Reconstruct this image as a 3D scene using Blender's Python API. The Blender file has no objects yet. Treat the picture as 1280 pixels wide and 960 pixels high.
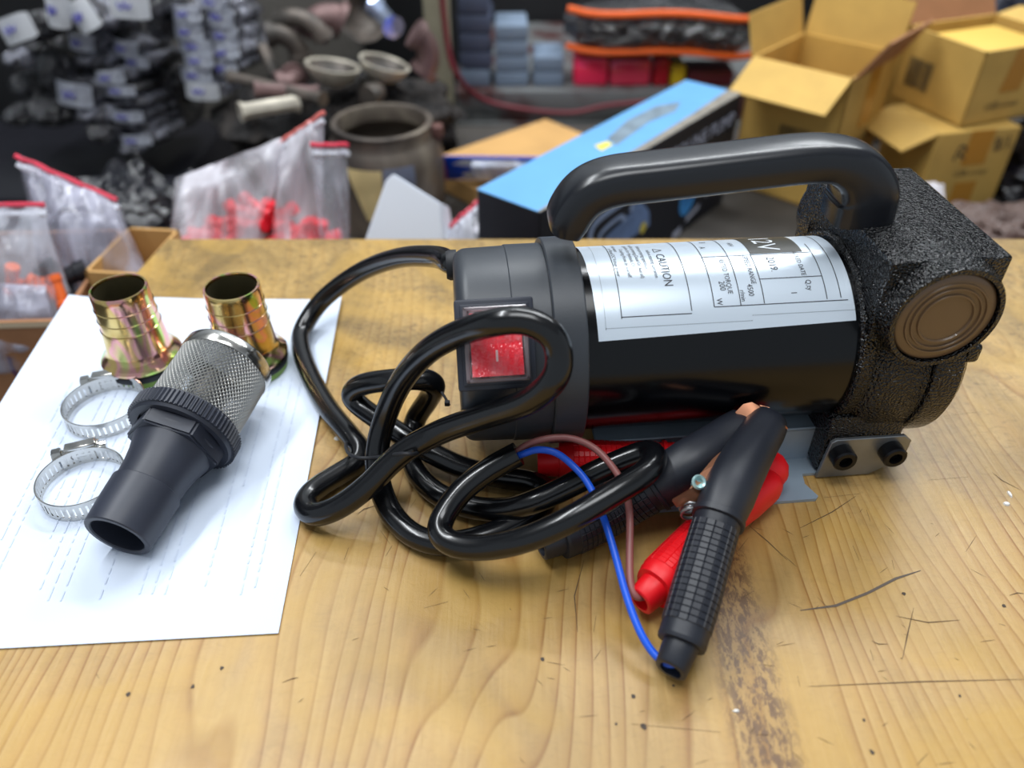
import bpy, bmesh, math, random
from mathutils import Vector, Matrix, Euler, noise
random.seed(7)
R = math.radians
C = bpy.context.scene.collection
SC = bpy.context.scene
# ---------------------------------------------------------------- camera
T = 0.75                      # height of the table top
H = 0.34                      # camera above the table top
PITCH = 39.0
FP = 1000.0
cs, sn = math.cos(R(PITCH)), math.sin(R(PITCH))
cam = bpy.data.cameras.new('camera')
cam.sensor_width = 36; cam.lens = 36 * FP / 1280
cam.clip_start = 0.01; cam.clip_end = 30
cam.dof.use_dof = True; cam.dof.focus_distance = 0.435; cam.dof.aperture_fstop = 4.3
camo = bpy.data.objects.new('camera', cam); C.objects.link(camo)
camo.location = (0, 0, T + H); camo.rotation_euler = (R(90 - PITCH), 0, 0)
SC.camera = camo
# ---------------------------------------------------------------- world, lights, exposure
SC.view_settings.view_transform = 'Standard'; SC.view_settings.look = 'None'
SC.view_settings.exposure = 0.0; SC.view_settings.gamma = 1.0
SC.view_settings.use_curve_mapping = False
w = bpy.data.worlds.new('world'); SC.world = w; w.use_nodes = True
w.node_tree.nodes['Background'].inputs[0].default_value = (0.80, 0.90, 1.0, 1)
w.node_tree.nodes['Background'].inputs[1].default_value = 0.50
def area(name, loc, target, sx, sy, power, col):
    l = bpy.data.lights.new(name, 'AREA'); l.shape = 'RECTANGLE'; l.size = sx; l.size_y = sy
    l.energy = power; l.color = col
    o = bpy.data.objects.new(name, l); C.objects.link(o); o.location = loc
    d = Vector(target) - Vector(loc); o.rotation_euler = d.to_track_quat('-Z', 'Y').to_euler()
    return o
area('ceiling_tube_light', (-0.75, 0.75, 2.35), (0.0, 0.6, T), 1.3, 0.10, 21, (0.93, 0.97, 1.0))
area('ceiling_tube_light', (0.35, 1.45, 2.3), (0.1, 0.6, T), 1.3, 0.12, 20, (0.93, 0.97, 1.0))
area('ceiling_panel_light', (0.0, 0.1, 2.5), (0.0, 0.4, T), 0.9, 0.6, 15, (0.95, 0.98, 1.0))

area('added_glint_light', (0.75, 1.72, 2.0), (0.1, 0.4, T), 1.3, 0.12, 14, (0.93, 0.97, 1.0))  # unseen light added for glints on the pump head and handle top
# ---------------------------------------------------------------- projection helpers (real positions from plan readings)
def ray(px, py):
    u, v = px - 640, py - 480
    return Vector((u, FP * cs - v * sn, -(FP * sn + v * cs)))
def P(px, py, z):             # point at height z above the table top
    d = ray(px, py); s = (H - z) / -d.z
    return Vector((d.x * s, d.y * s, T + z))
def PY(px, py, Y):            # point in the upright plane at distance Y
    d = ray(px, py); s = Y / d.y
    return Vector((d.x * s, Y, T + H + d.z * s))

# ---------------------------------------------------------------- materials
def srgb(c):
    return tuple(((x / 255) / 12.92 if x / 255 <= 0.04045 else ((x / 255 + 0.055) / 1.055) ** 2.4) for x in c) + (1,)
MATS = {}
def mat(name, rgb, rough=0.5, metal=0.0, bump=None, var=0.0, vscale=30, coat=0, spec=0.5, emit=None, rgb2=None, vth=(0.35, 0.65), rvar=0):
    if name in MATS: return MATS[name]
    m = bpy.data.materials.new(name); m.use_nodes = True; nt = m.node_tree; N = nt.nodes; L = nt.links
    b = N['Principled BSDF']; c = srgb(rgb)
    b.inputs['Base Color'].default_value = c; b.inputs['Roughness'].default_value = rough
    b.inputs['Metallic'].default_value = metal; b.inputs['Coat Weight'].default_value = coat
    b.inputs['Specular IOR Level'].default_value = spec
    if emit: b.inputs['Emission Color'].default_value = srgb(emit[0]); b.inputs['Emission Strength'].default_value = emit[1]
    tc = N.new('ShaderNodeTexCoord')
    if var or rgb2 or rvar:
        n = N.new('ShaderNodeTexNoise'); n.inputs['Scale'].default_value = vscale; n.inputs['Detail'].default_value = 5
        L.new(tc.outputs['Object'], n.inputs['Vector'])
    if var or rgb2:
        r = N.new('ShaderNodeValToRGB'); r.color_ramp.elements[0].position = vth[0]; r.color_ramp.elements[1].position = vth[1]
        c2 = srgb(rgb2) if rgb2 else tuple(x * (1 + var) for x in c[:3]) + (1,)
        r.color_ramp.elements[0].color = c if rgb2 else tuple(x * (1 - var) for x in c[:3]) + (1,)
        r.color_ramp.elements[1].color = c2
        L.new(n.outputs['Fac'], r.inputs['Fac']); L.new(r.outputs['Color'], b.inputs['Base Color'])
    if rvar:
        mr = N.new('ShaderNodeMapRange'); mr.inputs[3].default_value = rough - rvar; mr.inputs[4].default_value = rough + rvar
        mr.inputs[1].default_value = .3; mr.inputs[2].default_value = .7
        L.new(n.outputs['Fac'], mr.inputs[0]); L.new(mr.outputs[0], b.inputs['Roughness'])
    if bump:
        kind, sc, st, dist = bump
        if kind == 'noise':
            t = N.new('ShaderNodeTexNoise'); t.inputs['Scale'].default_value = sc; t.inputs['Detail'].default_value = 4 if name != 'black_crinkle_paint' else 1.0; o = t.outputs['Fac']
        else:
            t = N.new('ShaderNodeTexVoronoi'); t.inputs['Scale'].default_value = sc; o = t.outputs['Distance']
        L.new(tc.outputs['Object'], t.inputs['Vector'])
        bp = N.new('ShaderNodeBump'); bp.inputs['Strength'].default_value = st; bp.inputs['Distance'].default_value = dist
        L.new(o, bp.inputs['Height']); L.new(bp.outputs['Normal'], b.inputs['Normal']); L.new(bp.outputs['Normal'], b.inputs['Coat Normal'])
    MATS[name] = m; return m
def plastic_film(name, rgb, opac=0.3, rough=0.15, wr=40):
    if name in MATS: return MATS[name]
    m = bpy.data.materials.new(name); m.use_nodes = True; nt = m.node_tree; N = nt.nodes; L = nt.links
    b = N['Principled BSDF']; b.inputs['Base Color'].default_value = srgb(rgb); b.inputs['Roughness'].default_value = rough
    tr = N.new('ShaderNodeBsdfTransparent'); mx = N.new('ShaderNodeMixShader')
    tc = N.new('ShaderNodeTexCoord'); n = N.new('ShaderNodeTexNoise'); n.inputs['Scale'].default_value = wr; n.inputs['Detail'].default_value = 2; n.inputs['Distortion'].default_value = .8
    mr = N.new('ShaderNodeMapRange'); mr.inputs[1].default_value = .38; mr.inputs[2].default_value = .68
    mr.inputs[3].default_value = opac * .45; mr.inputs[4].default_value = min(1, opac * 2.0)
    bp = N.new('ShaderNodeBump'); bp.inputs['Strength'].default_value = .8; bp.inputs['Distance'].default_value = .01
    mp = N.new('ShaderNodeMapping'); mp.inputs['Scale'].default_value = (1.5, 1, .35); mp.inputs['Rotation'].default_value = (0, R(25), 0)
    L.new(tc.outputs['Object'], mp.inputs[0]); L.new(mp.outputs[0], n.inputs['Vector']); L.new(n.outputs['Fac'], mr.inputs[0]); L.new(mr.outputs[0], mx.inputs[0])
    L.new(n.outputs['Fac'], bp.inputs['Height']); L.new(bp.outputs[0], b.inputs['Normal'])
    L.new(tr.outputs[0], mx.inputs[1]); L.new(b.outputs[0], mx.inputs[2]); L.new(mx.outputs[0], N['Material Output'].inputs['Surface'])
    MATS[name] = m; return m

def wood_material():
    m = bpy.data.materials.new('worn_pine'); m.use_nodes = True; nt = m.node_tree; N = nt.nodes; L = nt.links
    b = N['Principled BSDF']
    tc = N.new('ShaderNodeTexCoord')
    def mapping(scale, rot=(0, 0, 0), loc=(0, 0, 0)):
        q = N.new('ShaderNodeMapping'); q.inputs['Scale'].default_value = scale; q.inputs['Rotation'].default_value = rot; q.inputs['Location'].default_value = loc
        L.new(tc.outputs['Object'], q.inputs['Vector']); return q.outputs[0]
    def noise_(vec, sc, det=4, dist=0, rough=.55):
        n = N.new('ShaderNodeTexNoise'); n.inputs['Scale'].default_value = sc; n.inputs['Detail'].default_value = det
        n.inputs['Distortion'].default_value = dist; n.inputs['Roughness'].default_value = rough; L.new(vec, n.inputs['Vector']); return n.outputs['Fac']
    def math_(op, a, c, clamp=False):
        q = N.new('ShaderNodeMath'); q.operation = op; q.use_clamp = clamp
        for i, x in enumerate((a, c)):
            if hasattr(x, 'links'): L.new(x, q.inputs[i])
            elif x is not None: q.inputs[i].default_value = x
        return q.outputs[0]
    def ramp(fac, stops):
        r = N.new('ShaderNodeValToRGB'); e = r.color_ramp.elements
        while len(e) < len(stops): e.new(0.5)
        for k, (p, c) in enumerate(stops): e[k].position = p; e[k].color = c
        L.new(fac, r.inputs['Fac']); return r.outputs['Color']
    def mix(f, a, c, mode='MIX'):
        q = N.new('ShaderNodeMix'); q.data_type = 'RGBA'; q.blend_type = mode
        if hasattr(f, 'links'): L.new(f, q.inputs[0])
        else: q.inputs[0].default_value = f
        for i, x in ((6, a), (7, c)):
            if hasattr(x, 'links'): L.new(x, q.inputs[i])
            else: q.inputs[i].default_value = x
        return q.outputs[2]
    # growth rings: contour lines of a stretched height field give straight grain and cathedral arches
    fld = noise_(mapping((3.4, 1.0, 1), (0, 0, R(-4)), (0.37, 0.0, 0)), 1.5, 2.5, 0.0, .5)
    fld2 = noise_(mapping((16, 3, 1)), 1.0, 2)
    sx = N.new('ShaderNodeSeparateXYZ'); L.new(tc.outputs['Object'], sx.inputs[0])
    h = math_('ADD', math_('MULTIPLY', fld, 30.0), math_('MULTIPLY', fld2, 2.2))
    h = math_('ADD', h, math_('MULTIPLY', sx.outputs[0], 88.0))
    saw = math_('FRACT', h, None)
    ringc = ramp(saw, [(0.0, srgb((192, 158, 102))), (0.50, srgb((187, 151, 93))), (0.80, srgb((176, 136, 78))), (0.92, srgb((140, 92, 40))), (1.0, srgb((190, 156, 100)))])
    lw = noise_(mapping((22, 5, 1)), 1.0, 3)
    ringc = mix(ramp(lw, [(.25, (.25, .25, .25, 1)), (.50, (1, 1, 1, 1))]), srgb((194, 160, 101)), ringc)
    fine = noise_(mapping((420, 22, 1)), 1.0, 4)
    col = mix(math_('MULTIPLY', ramp(fine, [(.35, (0, 0, 0, 1)), (.7, (1, 1, 1, 1))]), .42), ringc, srgb((168, 128, 74)))
    # broad dirt, greener and darker towards the back half of the bench
    dirt = noise_(mapping((9, 6, 1)), 1.3, 7, 1.2, .65)
    back = N.new('ShaderNodeMapRange'); back.inputs[1].default_value = .30; back.inputs[2].default_value = .52
    L.new(sx.outputs[1], back.inputs[0])
    df = math_('MULTIPLY', ramp(dirt, [(.40, (0, 0, 0, 1)), (.62, (1, 1, 1, 1))]), math_('ADD', math_('MULTIPLY', back.outputs[0], .60), .32))
    col = mix(math_('MULTIPLY', back.outputs[0], .55), col, srgb((166, 136, 72)))
    col = mix(df, col, srgb((122, 98, 52)))
    fil = noise_(mapping((26, 44, 1), (0, 0, R(20))), 3.0, 9, 2.6, .72)
    col = mix(math_('MULTIPLY', ramp(fil, [(.50, (0, 0, 0, 1)), (.66, (1, 1, 1, 1))]), math_('ADD', math_('MULTIPLY', back.outputs[0], .80), .12)), col, srgb((84, 64, 38)))
    # yellow varnish drips in the middle
    yel = noise_(mapping((5, 5, 1), (0, 0, 0), (3, 1, 0)), 2.0, 2, 1.5)
    col = mix(math_('MULTIPLY', ramp(yel, [(.45, (0, 0, 0, 1)), (.62, (1, 1, 1, 1))]), .45), col, srgb((190, 150, 66)))
    # one long scraped dark band
    def band(axis, lo, hi, soft):
        a = N.new('ShaderNodeMapRange'); a.inputs[1].default_value = lo - soft; a.inputs[2].default_value = lo + soft; L.new(axis, a.inputs[0])
        c = N.new('ShaderNodeMapRange'); c.inputs[1].default_value = hi - soft; c.inputs[2].default_value = hi + soft; c.inputs[3].default_value = 1; c.inputs[4].default_value = 0; L.new(axis, c.inputs[0])
        return math_('MULTIPLY', a.outputs[0], c.outputs[0])
    xx = math_('ADD', sx.outputs[0], math_('MULTIPLY', math_('SUBTRACT', sx.outputs[1], .22), 0.0))
    bm_ = math_('MULTIPLY', band(xx, .098, .123, .005), band(sx.outputs[1], .02, .285, .01))
    sc_ = noise_(mapping((170, 70, 1), (0, 0, R(12))), 1.6, 10, .35, .8)
    col = mix(math_('MULTIPLY', bm_, ramp(sc_, [(.46, (0, 0, 0, 1)), (.54, (1, 1, 1, 1))])), col, srgb((84, 58, 38)))
    col = mix(math_('MULTIPLY', bm_, .35), col, srgb((140, 104, 62)))
    L.new(col, b.inputs['Base Color'])
    b.inputs['Roughness'].default_value = .42; b.inputs['Coat Weight'].default_value = .12; b.inputs['Coat Roughness'].default_value = .3
    bp = N.new('ShaderNodeBump'); bp.inputs['Strength'].default_value = .35; bp.inputs['Distance'].default_value = .0006
    L.new(math_('ADD', fine, math_('MULTIPLY', fil, .8)), bp.inputs['Height']); L.new(bp.outputs[0], b.inputs['Normal'])
    return m

M_WOOD = wood_material()
M_EDGE = mat('wood_edge', (170, 125, 70), .6, var=.2, vscale=60)
M_BLK = mat('gloss_black_paint', (6, 7, 10), .2, bump=('noise', 700, .05, .0003), spec=.35)
M_CAP = mat('satin_black_plastic', (52, 56, 62), .42, bump=('noise', 900, .12, .0004), var=.06, vscale=50)
M_HND = mat('handle_black_plastic', (26, 28, 33), .27, bump=('noise', 500, .04, .0004))
M_CRK = mat('black_crinkle_paint', (5, 5, 7), .06, bump=('noise', 700, 1.0, .0022), coat=0)
M_DRK = mat('dark_moulded_plastic', (42, 46, 58), .45, var=.12, vscale=40)
M_BOOT = mat('black_rubber_boot', (30, 33, 42), .46, bump=('noise', 300, .1, .0004), var=.08, vscale=80)
M_RED = mat('red_rubber_boot', (232, 20, 30), .42, bump=('noise', 300, .08, .0004), spec=.4)
M_CAB = mat('black_cable_sheath', (11, 12, 15), .22, bump=('noise', 90, .06, .001), coat=.12)
M_BLUE = mat('blue_wire_sheath', (20, 92, 225), .38)
M_BRN = mat('brown_wire_sheath', (150, 92, 88), .42)
M_GREY = mat('grey_painted_steel', (150, 166, 180), .4, metal=.2, var=.08, vscale=30)
M_STL = mat('dull_steel', (140, 143, 146), .38, metal=.75, var=.1, vscale=60)
M_INOX = mat('stainless_steel', (205, 203, 198), .2, metal=1.0, rvar=.08, vscale=80)
M_MESHW = mat('stainless_mesh', (206, 205, 202), .32, metal=1.0)
M_COP = mat('copper_jaw', (226, 158, 122), .34, metal=.8, var=.08, vscale=90)
M_BOLT = mat('black_oxide_bolt', (26, 26, 29), .3, metal=.6)
M_PLUG = mat('brown_plastic_plug', (104, 82, 60), .36, coat=.25)
M_LBL = mat('silver_sticker', (214, 226, 238), .3, metal=.25)
M_INK = mat('black_print', (38, 38, 46), .5)
M_PAPER = mat('white_paper', (208, 219, 236), .75, bump=('noise', 25, .05, .002))
M_GHOST = mat('faint_show_through_ink', (200, 211, 229), .8)
M_WHITE = mat('white_card', (235, 240, 250), .6)
M_RUB = mat('black_rubber', (22, 24, 30), .6)
M_CARD = mat('yellow_brown_cardboard', (200, 162, 84), .75, var=.09, vscale=18, bump=('noise', 200, .1, .001))
M_CARDI = mat('cardboard_inner', (188, 152, 80), .8, var=.08, vscale=18)
M_CARD2 = mat('plain_cardboard', (196, 152, 92), .75, var=.08, vscale=14)
M_CARD3 = mat('brown_cardboard', (158, 110, 74), .75, var=.1, vscale=20)
M_TAPE = mat('amber_parcel_tape', (190, 132, 44), .25, coat=.4)
M_RUSTR = mat('red_switch_lens', (250, 30, 52), .22, coat=.6, bump=('voronoi', 700, .5, .0005))
M_GREEN = mat('green_plastic_thread', (130, 165, 70), .5)
def rainbow_zinc():
    m = bpy.data.materials.new('rainbow_zinc_plating'); m.use_nodes = True; N = m.node_tree.nodes; L = m.node_tree.links; b = N['Principled BSDF']
    tc = N.new('ShaderNodeTexCoord'); n = N.new('ShaderNodeTexNoise'); n.inputs['Scale'].default_value = 30; n.inputs['Detail'].default_value = 2; n.inputs['Distortion'].default_value = .8
    mp = N.new('ShaderNodeMapping'); mp.inputs['Scale'].default_value = (1.3, 1.3, .7)
    L.new(tc.outputs['Object'], mp.inputs[0]); L.new(mp.outputs[0], n.inputs['Vector'])
    r = N.new('ShaderNodeValToRGB'); e = r.color_ramp.elements
    st = [(0.3, (232, 206, 140)), (.42, (212, 182, 112)), (.49, (236, 168, 172)), (.55, (226, 192, 150)), (.62, (176, 216, 110)), (.72, (222, 190, 120))]
    while len(e) < len(st): e.new(.5)
    for k, (p, c) in enumerate(st): e[k].position = p; e[k].color = srgb(c)
    L.new(n.outputs['Fac'], r.inputs[0]); L.new(r.outputs[0], b.inputs['Base Color'])
    b.inputs['Metallic'].default_value = 1; b.inputs['Roughness'].default_value = .17
    return m
M_ZINC = rainbow_zinc()
def barrel_mat():
    m = bpy.data.materials.new('rusted_steel'); m.use_nodes = True; N = m.node_tree.nodes; L = m.node_tree.links; b = N['Principled BSDF']
    tc = N.new('ShaderNodeTexCoord'); n = N.new('ShaderNodeTexNoise'); n.inputs['Scale'].default_value = 9; n.inputs['Detail'].default_value = 6; n.inputs['Distortion'].default_value = .6
    L.new(tc.outputs['Object'], n.inputs['Vector'])
    r = N.new('ShaderNodeValToRGB'); e = r.color_ramp.elements
    st = [(.36, (62, 56, 52)), (.5, (104, 94, 84)), (.58, (128, 118, 104)), (.7, (88, 74, 66))]
    while len(e) < len(st): e.new(.5)
    for k, (p, c) in enumerate(st): e[k].position = p; e[k].color = srgb(c)
    L.new(n.outputs['Fac'], r.inputs[0]); L.new(r.outputs[0], b.inputs['Base Color'])
    b.inputs['Metallic'].default_value = .3; b.inputs['Roughness'].default_value = .45
    return m
M_BARREL = barrel_mat()

# ---------------------------------------------------------------- mesh helpers
def link(o, parent=None):
    C.objects.link(o)
    if parent is not None: o.parent = parent
    return o
def finish(name, bm, m, parent=None, smooth=True, ang=35, flip=True):
    if flip: bmesh.ops.recalc_face_normals(bm, faces=bm.faces)
    if smooth:
        for f in bm.faces: f.smooth = True
        for e in bm.edges:
            if len(e.link_faces) == 2:
                try:
                    if e.calc_face_angle() > R(ang): e.smooth = False
                except ValueError: pass
    me = bpy.data.meshes.new(name); bm.to_mesh(me); bm.free()
    for k in (m if isinstance(m, (list, tuple)) else [m]): me.materials.append(k)
    return link(bpy.data.objects.new(name, me), parent)
def tag(o, label=None, cat=None, group=None, kind=None):
    if label: o['label'] = label
    if cat: o['category'] = cat
    if group: o['group'] = group
    if kind: o['kind'] = kind
    return o
def thing(name, label, cat, loc=(0, 0, 0), rot=(0, 0, 0), group=None):
    o = bpy.data.objects.new(name, None); o.empty_display_size = .02; C.objects.link(o)
    o.location = loc; o.rotation_euler = rot
    return tag(o, label, cat, group)
def new(): return bmesh.new()
def add_box(bm, lo, hi, bev=0, seg=2, M=None, mi=0):
    v = [bm.verts.new((x, y, z)) for x in (lo[0], hi[0]) for y in (lo[1], hi[1]) for z in (lo[2], hi[2])]
    idx = ((0, 1, 3, 2), (4, 6, 7, 5), (0, 4, 5, 1), (2, 3, 7, 6), (0, 2, 6, 4), (1, 5, 7, 3))
    fs = [bm.faces.new([v[i] for i in f]) for f in idx]
    for f in fs: f.material_index = mi
    if bev:
        es = list({e for f in fs for e in f.edges})
        r = bmesh.ops.bevel(bm, geom=es, offset=bev, segments=seg, affect='EDGES', profile=.5)
        vs = list({q for f in r['faces'] for q in f.verts} | {q for f in fs if f.is_valid for q in f.verts})
    else: vs = v
    if M is not None: bmesh.ops.transform(bm, matrix=M, verts=[q for q in vs if q.is_valid])
    return vs
AX = {'z': Matrix.Identity(4), 'x': Matrix.Rotation(R(90), 4, 'Y'), 'y': Matrix.Rotation(R(-90), 4, 'X'), '-y': Matrix.Rotation(R(90), 4, 'X')}
def add_lathe(bm, prof, n=48, M=None, closed=False, mi=0):
    """profile list of (r, z) turned about z; r=0 ends are closed with a fan"""
    M = M or Matrix.Identity(4)
    rings = []
    for r, z in prof:
        if r <= 1e-7: rings.append([bm.verts.new(M @ Vector((0, 0, z)))])
        else: rings.append([bm.verts.new(M @ Vector((r * math.cos(2 * math.pi * k / n), r * math.sin(2 * math.pi * k / n), z))) for k in range(n)])
    pairs = list(zip(rings, rings[1:])) + ([(rings[-1], rings[0])] if closed else [])
    for a, b in pairs:
        for k in range(n):
            k2 = (k + 1) % n
            if len(a) == 1 and len(b) == 1: continue
            if len(a) == 1: f = bm.faces.new((a[0], b[k], b[k2]))
            elif len(b) == 1: f = bm.faces.new((a[k], b[0], a[k2]))
            else: f = bm.faces.new((a[k], b[k], b[k2], a[k2]))
            f.material_index = mi
    return rings
def spline(pts, sub=8):
    pts = [Vector(p) for p in pts]; out = []
    n = len(pts)
    for i in range(n - 1):
        p0 = pts[max(0, i - 1)]; p1 = pts[i]; p2 = pts[i + 1]; p3 = pts[min(n - 1, i + 2)]
        for k in range(sub):
            t = k / sub
            out.append(0.5 * ((2 * p1) + (p2 - p0) * t + (2 * p0 - 5 * p1 + 4 * p2 - p3) * t * t + (3 * p1 - p0 - 3 * p2 + p3) * t ** 3))
    out.append(pts[-1]); return out
def relax(pts, it=3):
    pts = [Vector(p) for p in pts]
    for _ in range(it):
        pts = [pts[0]] + [(pts[i - 1] + 2 * pts[i] + pts[i + 1]) / 4 for i in range(1, len(pts) - 1)] + [pts[-1]]
    return pts
def add_tube(bm, pts, r, n=12, cap=True, rfun=None):
    pts = [Vector(p) for p in pts]; up = None; rings = []
    for i, p in enumerate(pts):
        t = (pts[min(i + 1, len(pts) - 1)] - pts[max(i - 1, 0)]).normalized()
        if up is None:
            up = Vector((0, 0, 1)) if abs(t.z) < .9 else Vector((1, 0, 0))
        up = (up - t * up.dot(t)).normalized(); sd = t.cross(up)
        rr = rfun(i / (len(pts) - 1)) if rfun else r
        rings.append([bm.verts.new(p + (sd * math.cos(2 * math.pi * k / n) + up * math.sin(2 * math.pi * k / n)) * rr) for k in range(n)])
    for a, b in zip(rings, rings[1:]):
        for k in range(n): bm.faces.new((a[k], a[(k + 1) % n], b[(k + 1) % n], b[k]))
    if cap: bm.faces.new(rings[0]); bm.faces.new(rings[-1])
    return rings
def add_loft(bm, secs, side, nsec, cap=True):
    """secs: (centre, tangent, a, b) elliptical sections, superellipse"""
    rings = []
    for c, t, a, b in secs:
        t = Vector(t).normalized(); s = (Vector(side) - t * Vector(side).dot(t)).normalized(); u = t.cross(s)
        ring = []
        for k in range(nsec):
            th = 2 * math.pi * k / nsec; cx, sy = math.cos(th), math.sin(th)
            e = .85
            ring.append(bm.verts.new(Vector(c) + s * a * math.copysign(abs(cx) ** e, cx) + u * b * math.copysign(abs(sy) ** e, sy)))
        rings.append(ring)
    fs = []
    for a, b in zip(rings, rings[1:]):
        fs.append([bm.faces.new((a[k], a[(k + 1) % nsec], b[(k + 1) % nsec], b[k])) for k in range(nsec)])
    if cap: bm.faces.new(rings[0]); bm.faces.new(rings[-1])
    return rings, fs
def add_prism(bm, outline, h0, h1, M=None):
    M = M or Matrix.Identity(4)
    a = [bm.verts.new(M @ Vector((x, y, h0))) for x, y in outline]; b = [bm.verts.new(M @ Vector((x, y, h1))) for x, y in outline]
    bm.faces.new(a[::-1]); bm.faces.new(b)
    for k in range(len(a)): bm.faces.new((a[k], a[(k + 1) % len(a)], b[(k + 1) % len(a)], b[k]))
def text_mesh(s, size, extr=0.0):
    cu = bpy.data.curves.new('t', 'FONT'); cu.body = s; cu.size = size; cu.extrude = extr; cu.resolution_u = 2
    o = bpy.data.objects.new('t', cu); C.objects.link(o)
    dg = bpy.context.evaluated_depsgraph_get(); me = bpy.data.meshes.new_from_object(o.evaluated_get(dg))
    bpy.data.objects.remove(o); bpy.data.curves.remove(cu); return me
def add_text(bm, s, size, fn):
    """flat lettering, each vertex mapped by fn(x, y)"""
    me = text_mesh(s, size); base = len(bm.verts)
    vs = [bm.verts.new(fn(v.co.x, v.co.y)) for v in me.vertices]
    for p in me.polygons:
        try: bm.faces.new([vs[i] for i in p.vertices])
        except ValueError: pass
    wdt = max((v.co.x for v in me.vertices), default=0)
    bpy.data.meshes.remove(me); return wdt

# ---------------------------------------------------------------- setting
bm = new(); add_box(bm, (-3, -1.5, -.05), (3, 2.6, 0)); tag(finish('floor', bm, mat('concrete_floor', (70, 68, 66), .8, var=.2), smooth=False), kind='structure')
bm = new(); add_box(bm, (-3, 1.80, 0), (3, 1.88, 2.7)); tag(finish('wall_back', bm, mat('pale_back_wall', (186, 190, 194), .8, var=.05, vscale=4), smooth=False), kind='structure')
for sx_ in (-3.05, 3.0):
    bm = new(); add_box(bm, (sx_, .9, 0), (sx_ + .05, 1.80, 2.7)); tag(finish('wall_left' if sx_ < 0 else 'wall_right', bm, mat('grey_wall', (120, 118, 115), .8), smooth=False), kind='structure')

bm = new(); add_box(bm, (-2.2, 1.765, 0), (2.2, 1.785, 1.05)); tag(finish('added_shade_panel', bm, mat('added_shade_black', (18, 18, 21), .7, var=.3, vscale=4), smooth=False), 'added dark panel standing in for shade behind the shelves and benches', 'panel')  # added panel, its dark colour stands in for shade behind the shelves
bm = new(); add_box(bm, (-3, -1.5, 2.70), (3, 2.6, 2.75)); tag(finish('ceiling', bm, mat('white_ceiling', (225, 226, 228), .9), smooth=False), kind='structure')
# workbench the pump stands on
def on_left(y): return -.300 - (.6215 - y) * .13
wb = thing('workbench', 'wide worn pine workbench carrying the pump and its fittings', 'table', (0, 0, 0))
bm = new(); yb, yf = .6215, -.02
add_prism(bm, [(on_left(yf), yf), (1.15, yf), (1.15, yb + .0), (on_left(yb), yb)], T - .028, T)
bmesh.ops.bevel(bm, geom=bm.edges[:], offset=.0015, segments=2, affect='EDGES')
top = finish('tabletop', bm, M_WOOD, wb)
bm = new(); add_prism(bm, [(on_left(.02) + .03, .02), (1.1, .02), (1.1, .59), (on_left(.59) + .03, .59)], T - .11, T - .0285)
finish('apron', bm, M_EDGE, wb, smooth=False)
for x, y in ((-.30, .03), (-.24, .54), (1.05, .03), (1.05, .54)):
    bm = new(); add_box(bm, (x, y, 0), (x + .05, y + .05, T - .11), .002); finish('leg', bm, M_EDGE, wb)
# scratches, pencil strokes, flecks and a glue drop on the table top
def ribbon(bm, pts, wd, z=.0002):
    q = [P(a, b, z) for a, b in pts]
    vs = []
    for i, p in enumerate(q):
        t = (q[min(i + 1, len(q) - 1)] - q[max(i - 1, 0)]).normalized(); s = Vector((-t.y, t.x, 0))
        ww = wd * (0.25 if i in (0, len(q) - 1) else 1)
        vs.append((bm.verts.new(p + s * ww), bm.verts.new(p - s * ww)))
    for a, b in zip(vs, vs[1:]): bm.faces.new((a[0], a[1], b[1], b[0]))
SCR = [[(1000, 763), (1045, 757), (1085, 741), (1120, 723), (1151, 713)]]
bm = new(); ribbon(bm, SCR[0], .0007); o = finish('gouge', bm, mat('dark_gouge', (96, 84, 74), .6), top, flip=False)
thin = [[(1128, 824), (1134, 795), (1142, 760)], [(1090, 801), (1098, 805), (1110, 805)], [(934, 655), (960, 677), (984, 700)], [(1262, 744), (1272, 741), (1280, 742)],
        [(870, 955), (885, 950)], [(997, 845), (1000, 858)], [(1160, 600), (1210, 596)], [(1083, 637), (1088, 652)], [(1066, 682), (1074, 700)], [(1060, 640), (1064, 648)],
        [(1030, 622), (1075, 617)], [(1000, 660), (1040, 640), (1070, 620)], [(1010, 858), (1150, 852), (1280, 849)], [(445, 642), (470, 631)], [(470, 632), (455, 636), (447, 643)], [(513, 634), (520, 624)], [(430, 700), (436, 684)],
        [(482, 695), (490, 682)], [(722, 790), (718, 745), (730, 700)], [(790, 905), (900, 915)], [(1120, 770), (1160, 778), (1200, 775)], [(1240, 590), (1252, 600), (1275, 612)],
        [(353, 853), (366, 848), (373, 847)], [(120, 842), (124, 848)], [(1180, 520), (1222, 515)], [(1088, 812), (1092, 826)], [(745, 770), (742, 790)], [(530, 760), (560, 752)], [(375, 720), (395, 690)], [(1115, 700), (1118, 712)]]
bm = new()
for t in thin: ribbon(bm, t, .00028)
rng = random.Random(3)
for k in range(70):
    x, y = rng.uniform(360, 1280), rng.uniform(640, 960)
    if 780 < x < 900 and y < 860: continue
    a = rng.uniform(-1, 1); l = rng.uniform(3, 26)
    ribbon(bm, [(x, y), (x + l * math.cos(a) * .5, y + l * math.sin(a)*.5), (x + l * math.cos(a), y + l * math.sin(a))], .00012)
tag(finish('scratches', bm, mat('dark_scratch', (88, 68, 46), .7), top, flip=False), kind='stuff')
bm = new()
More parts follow.
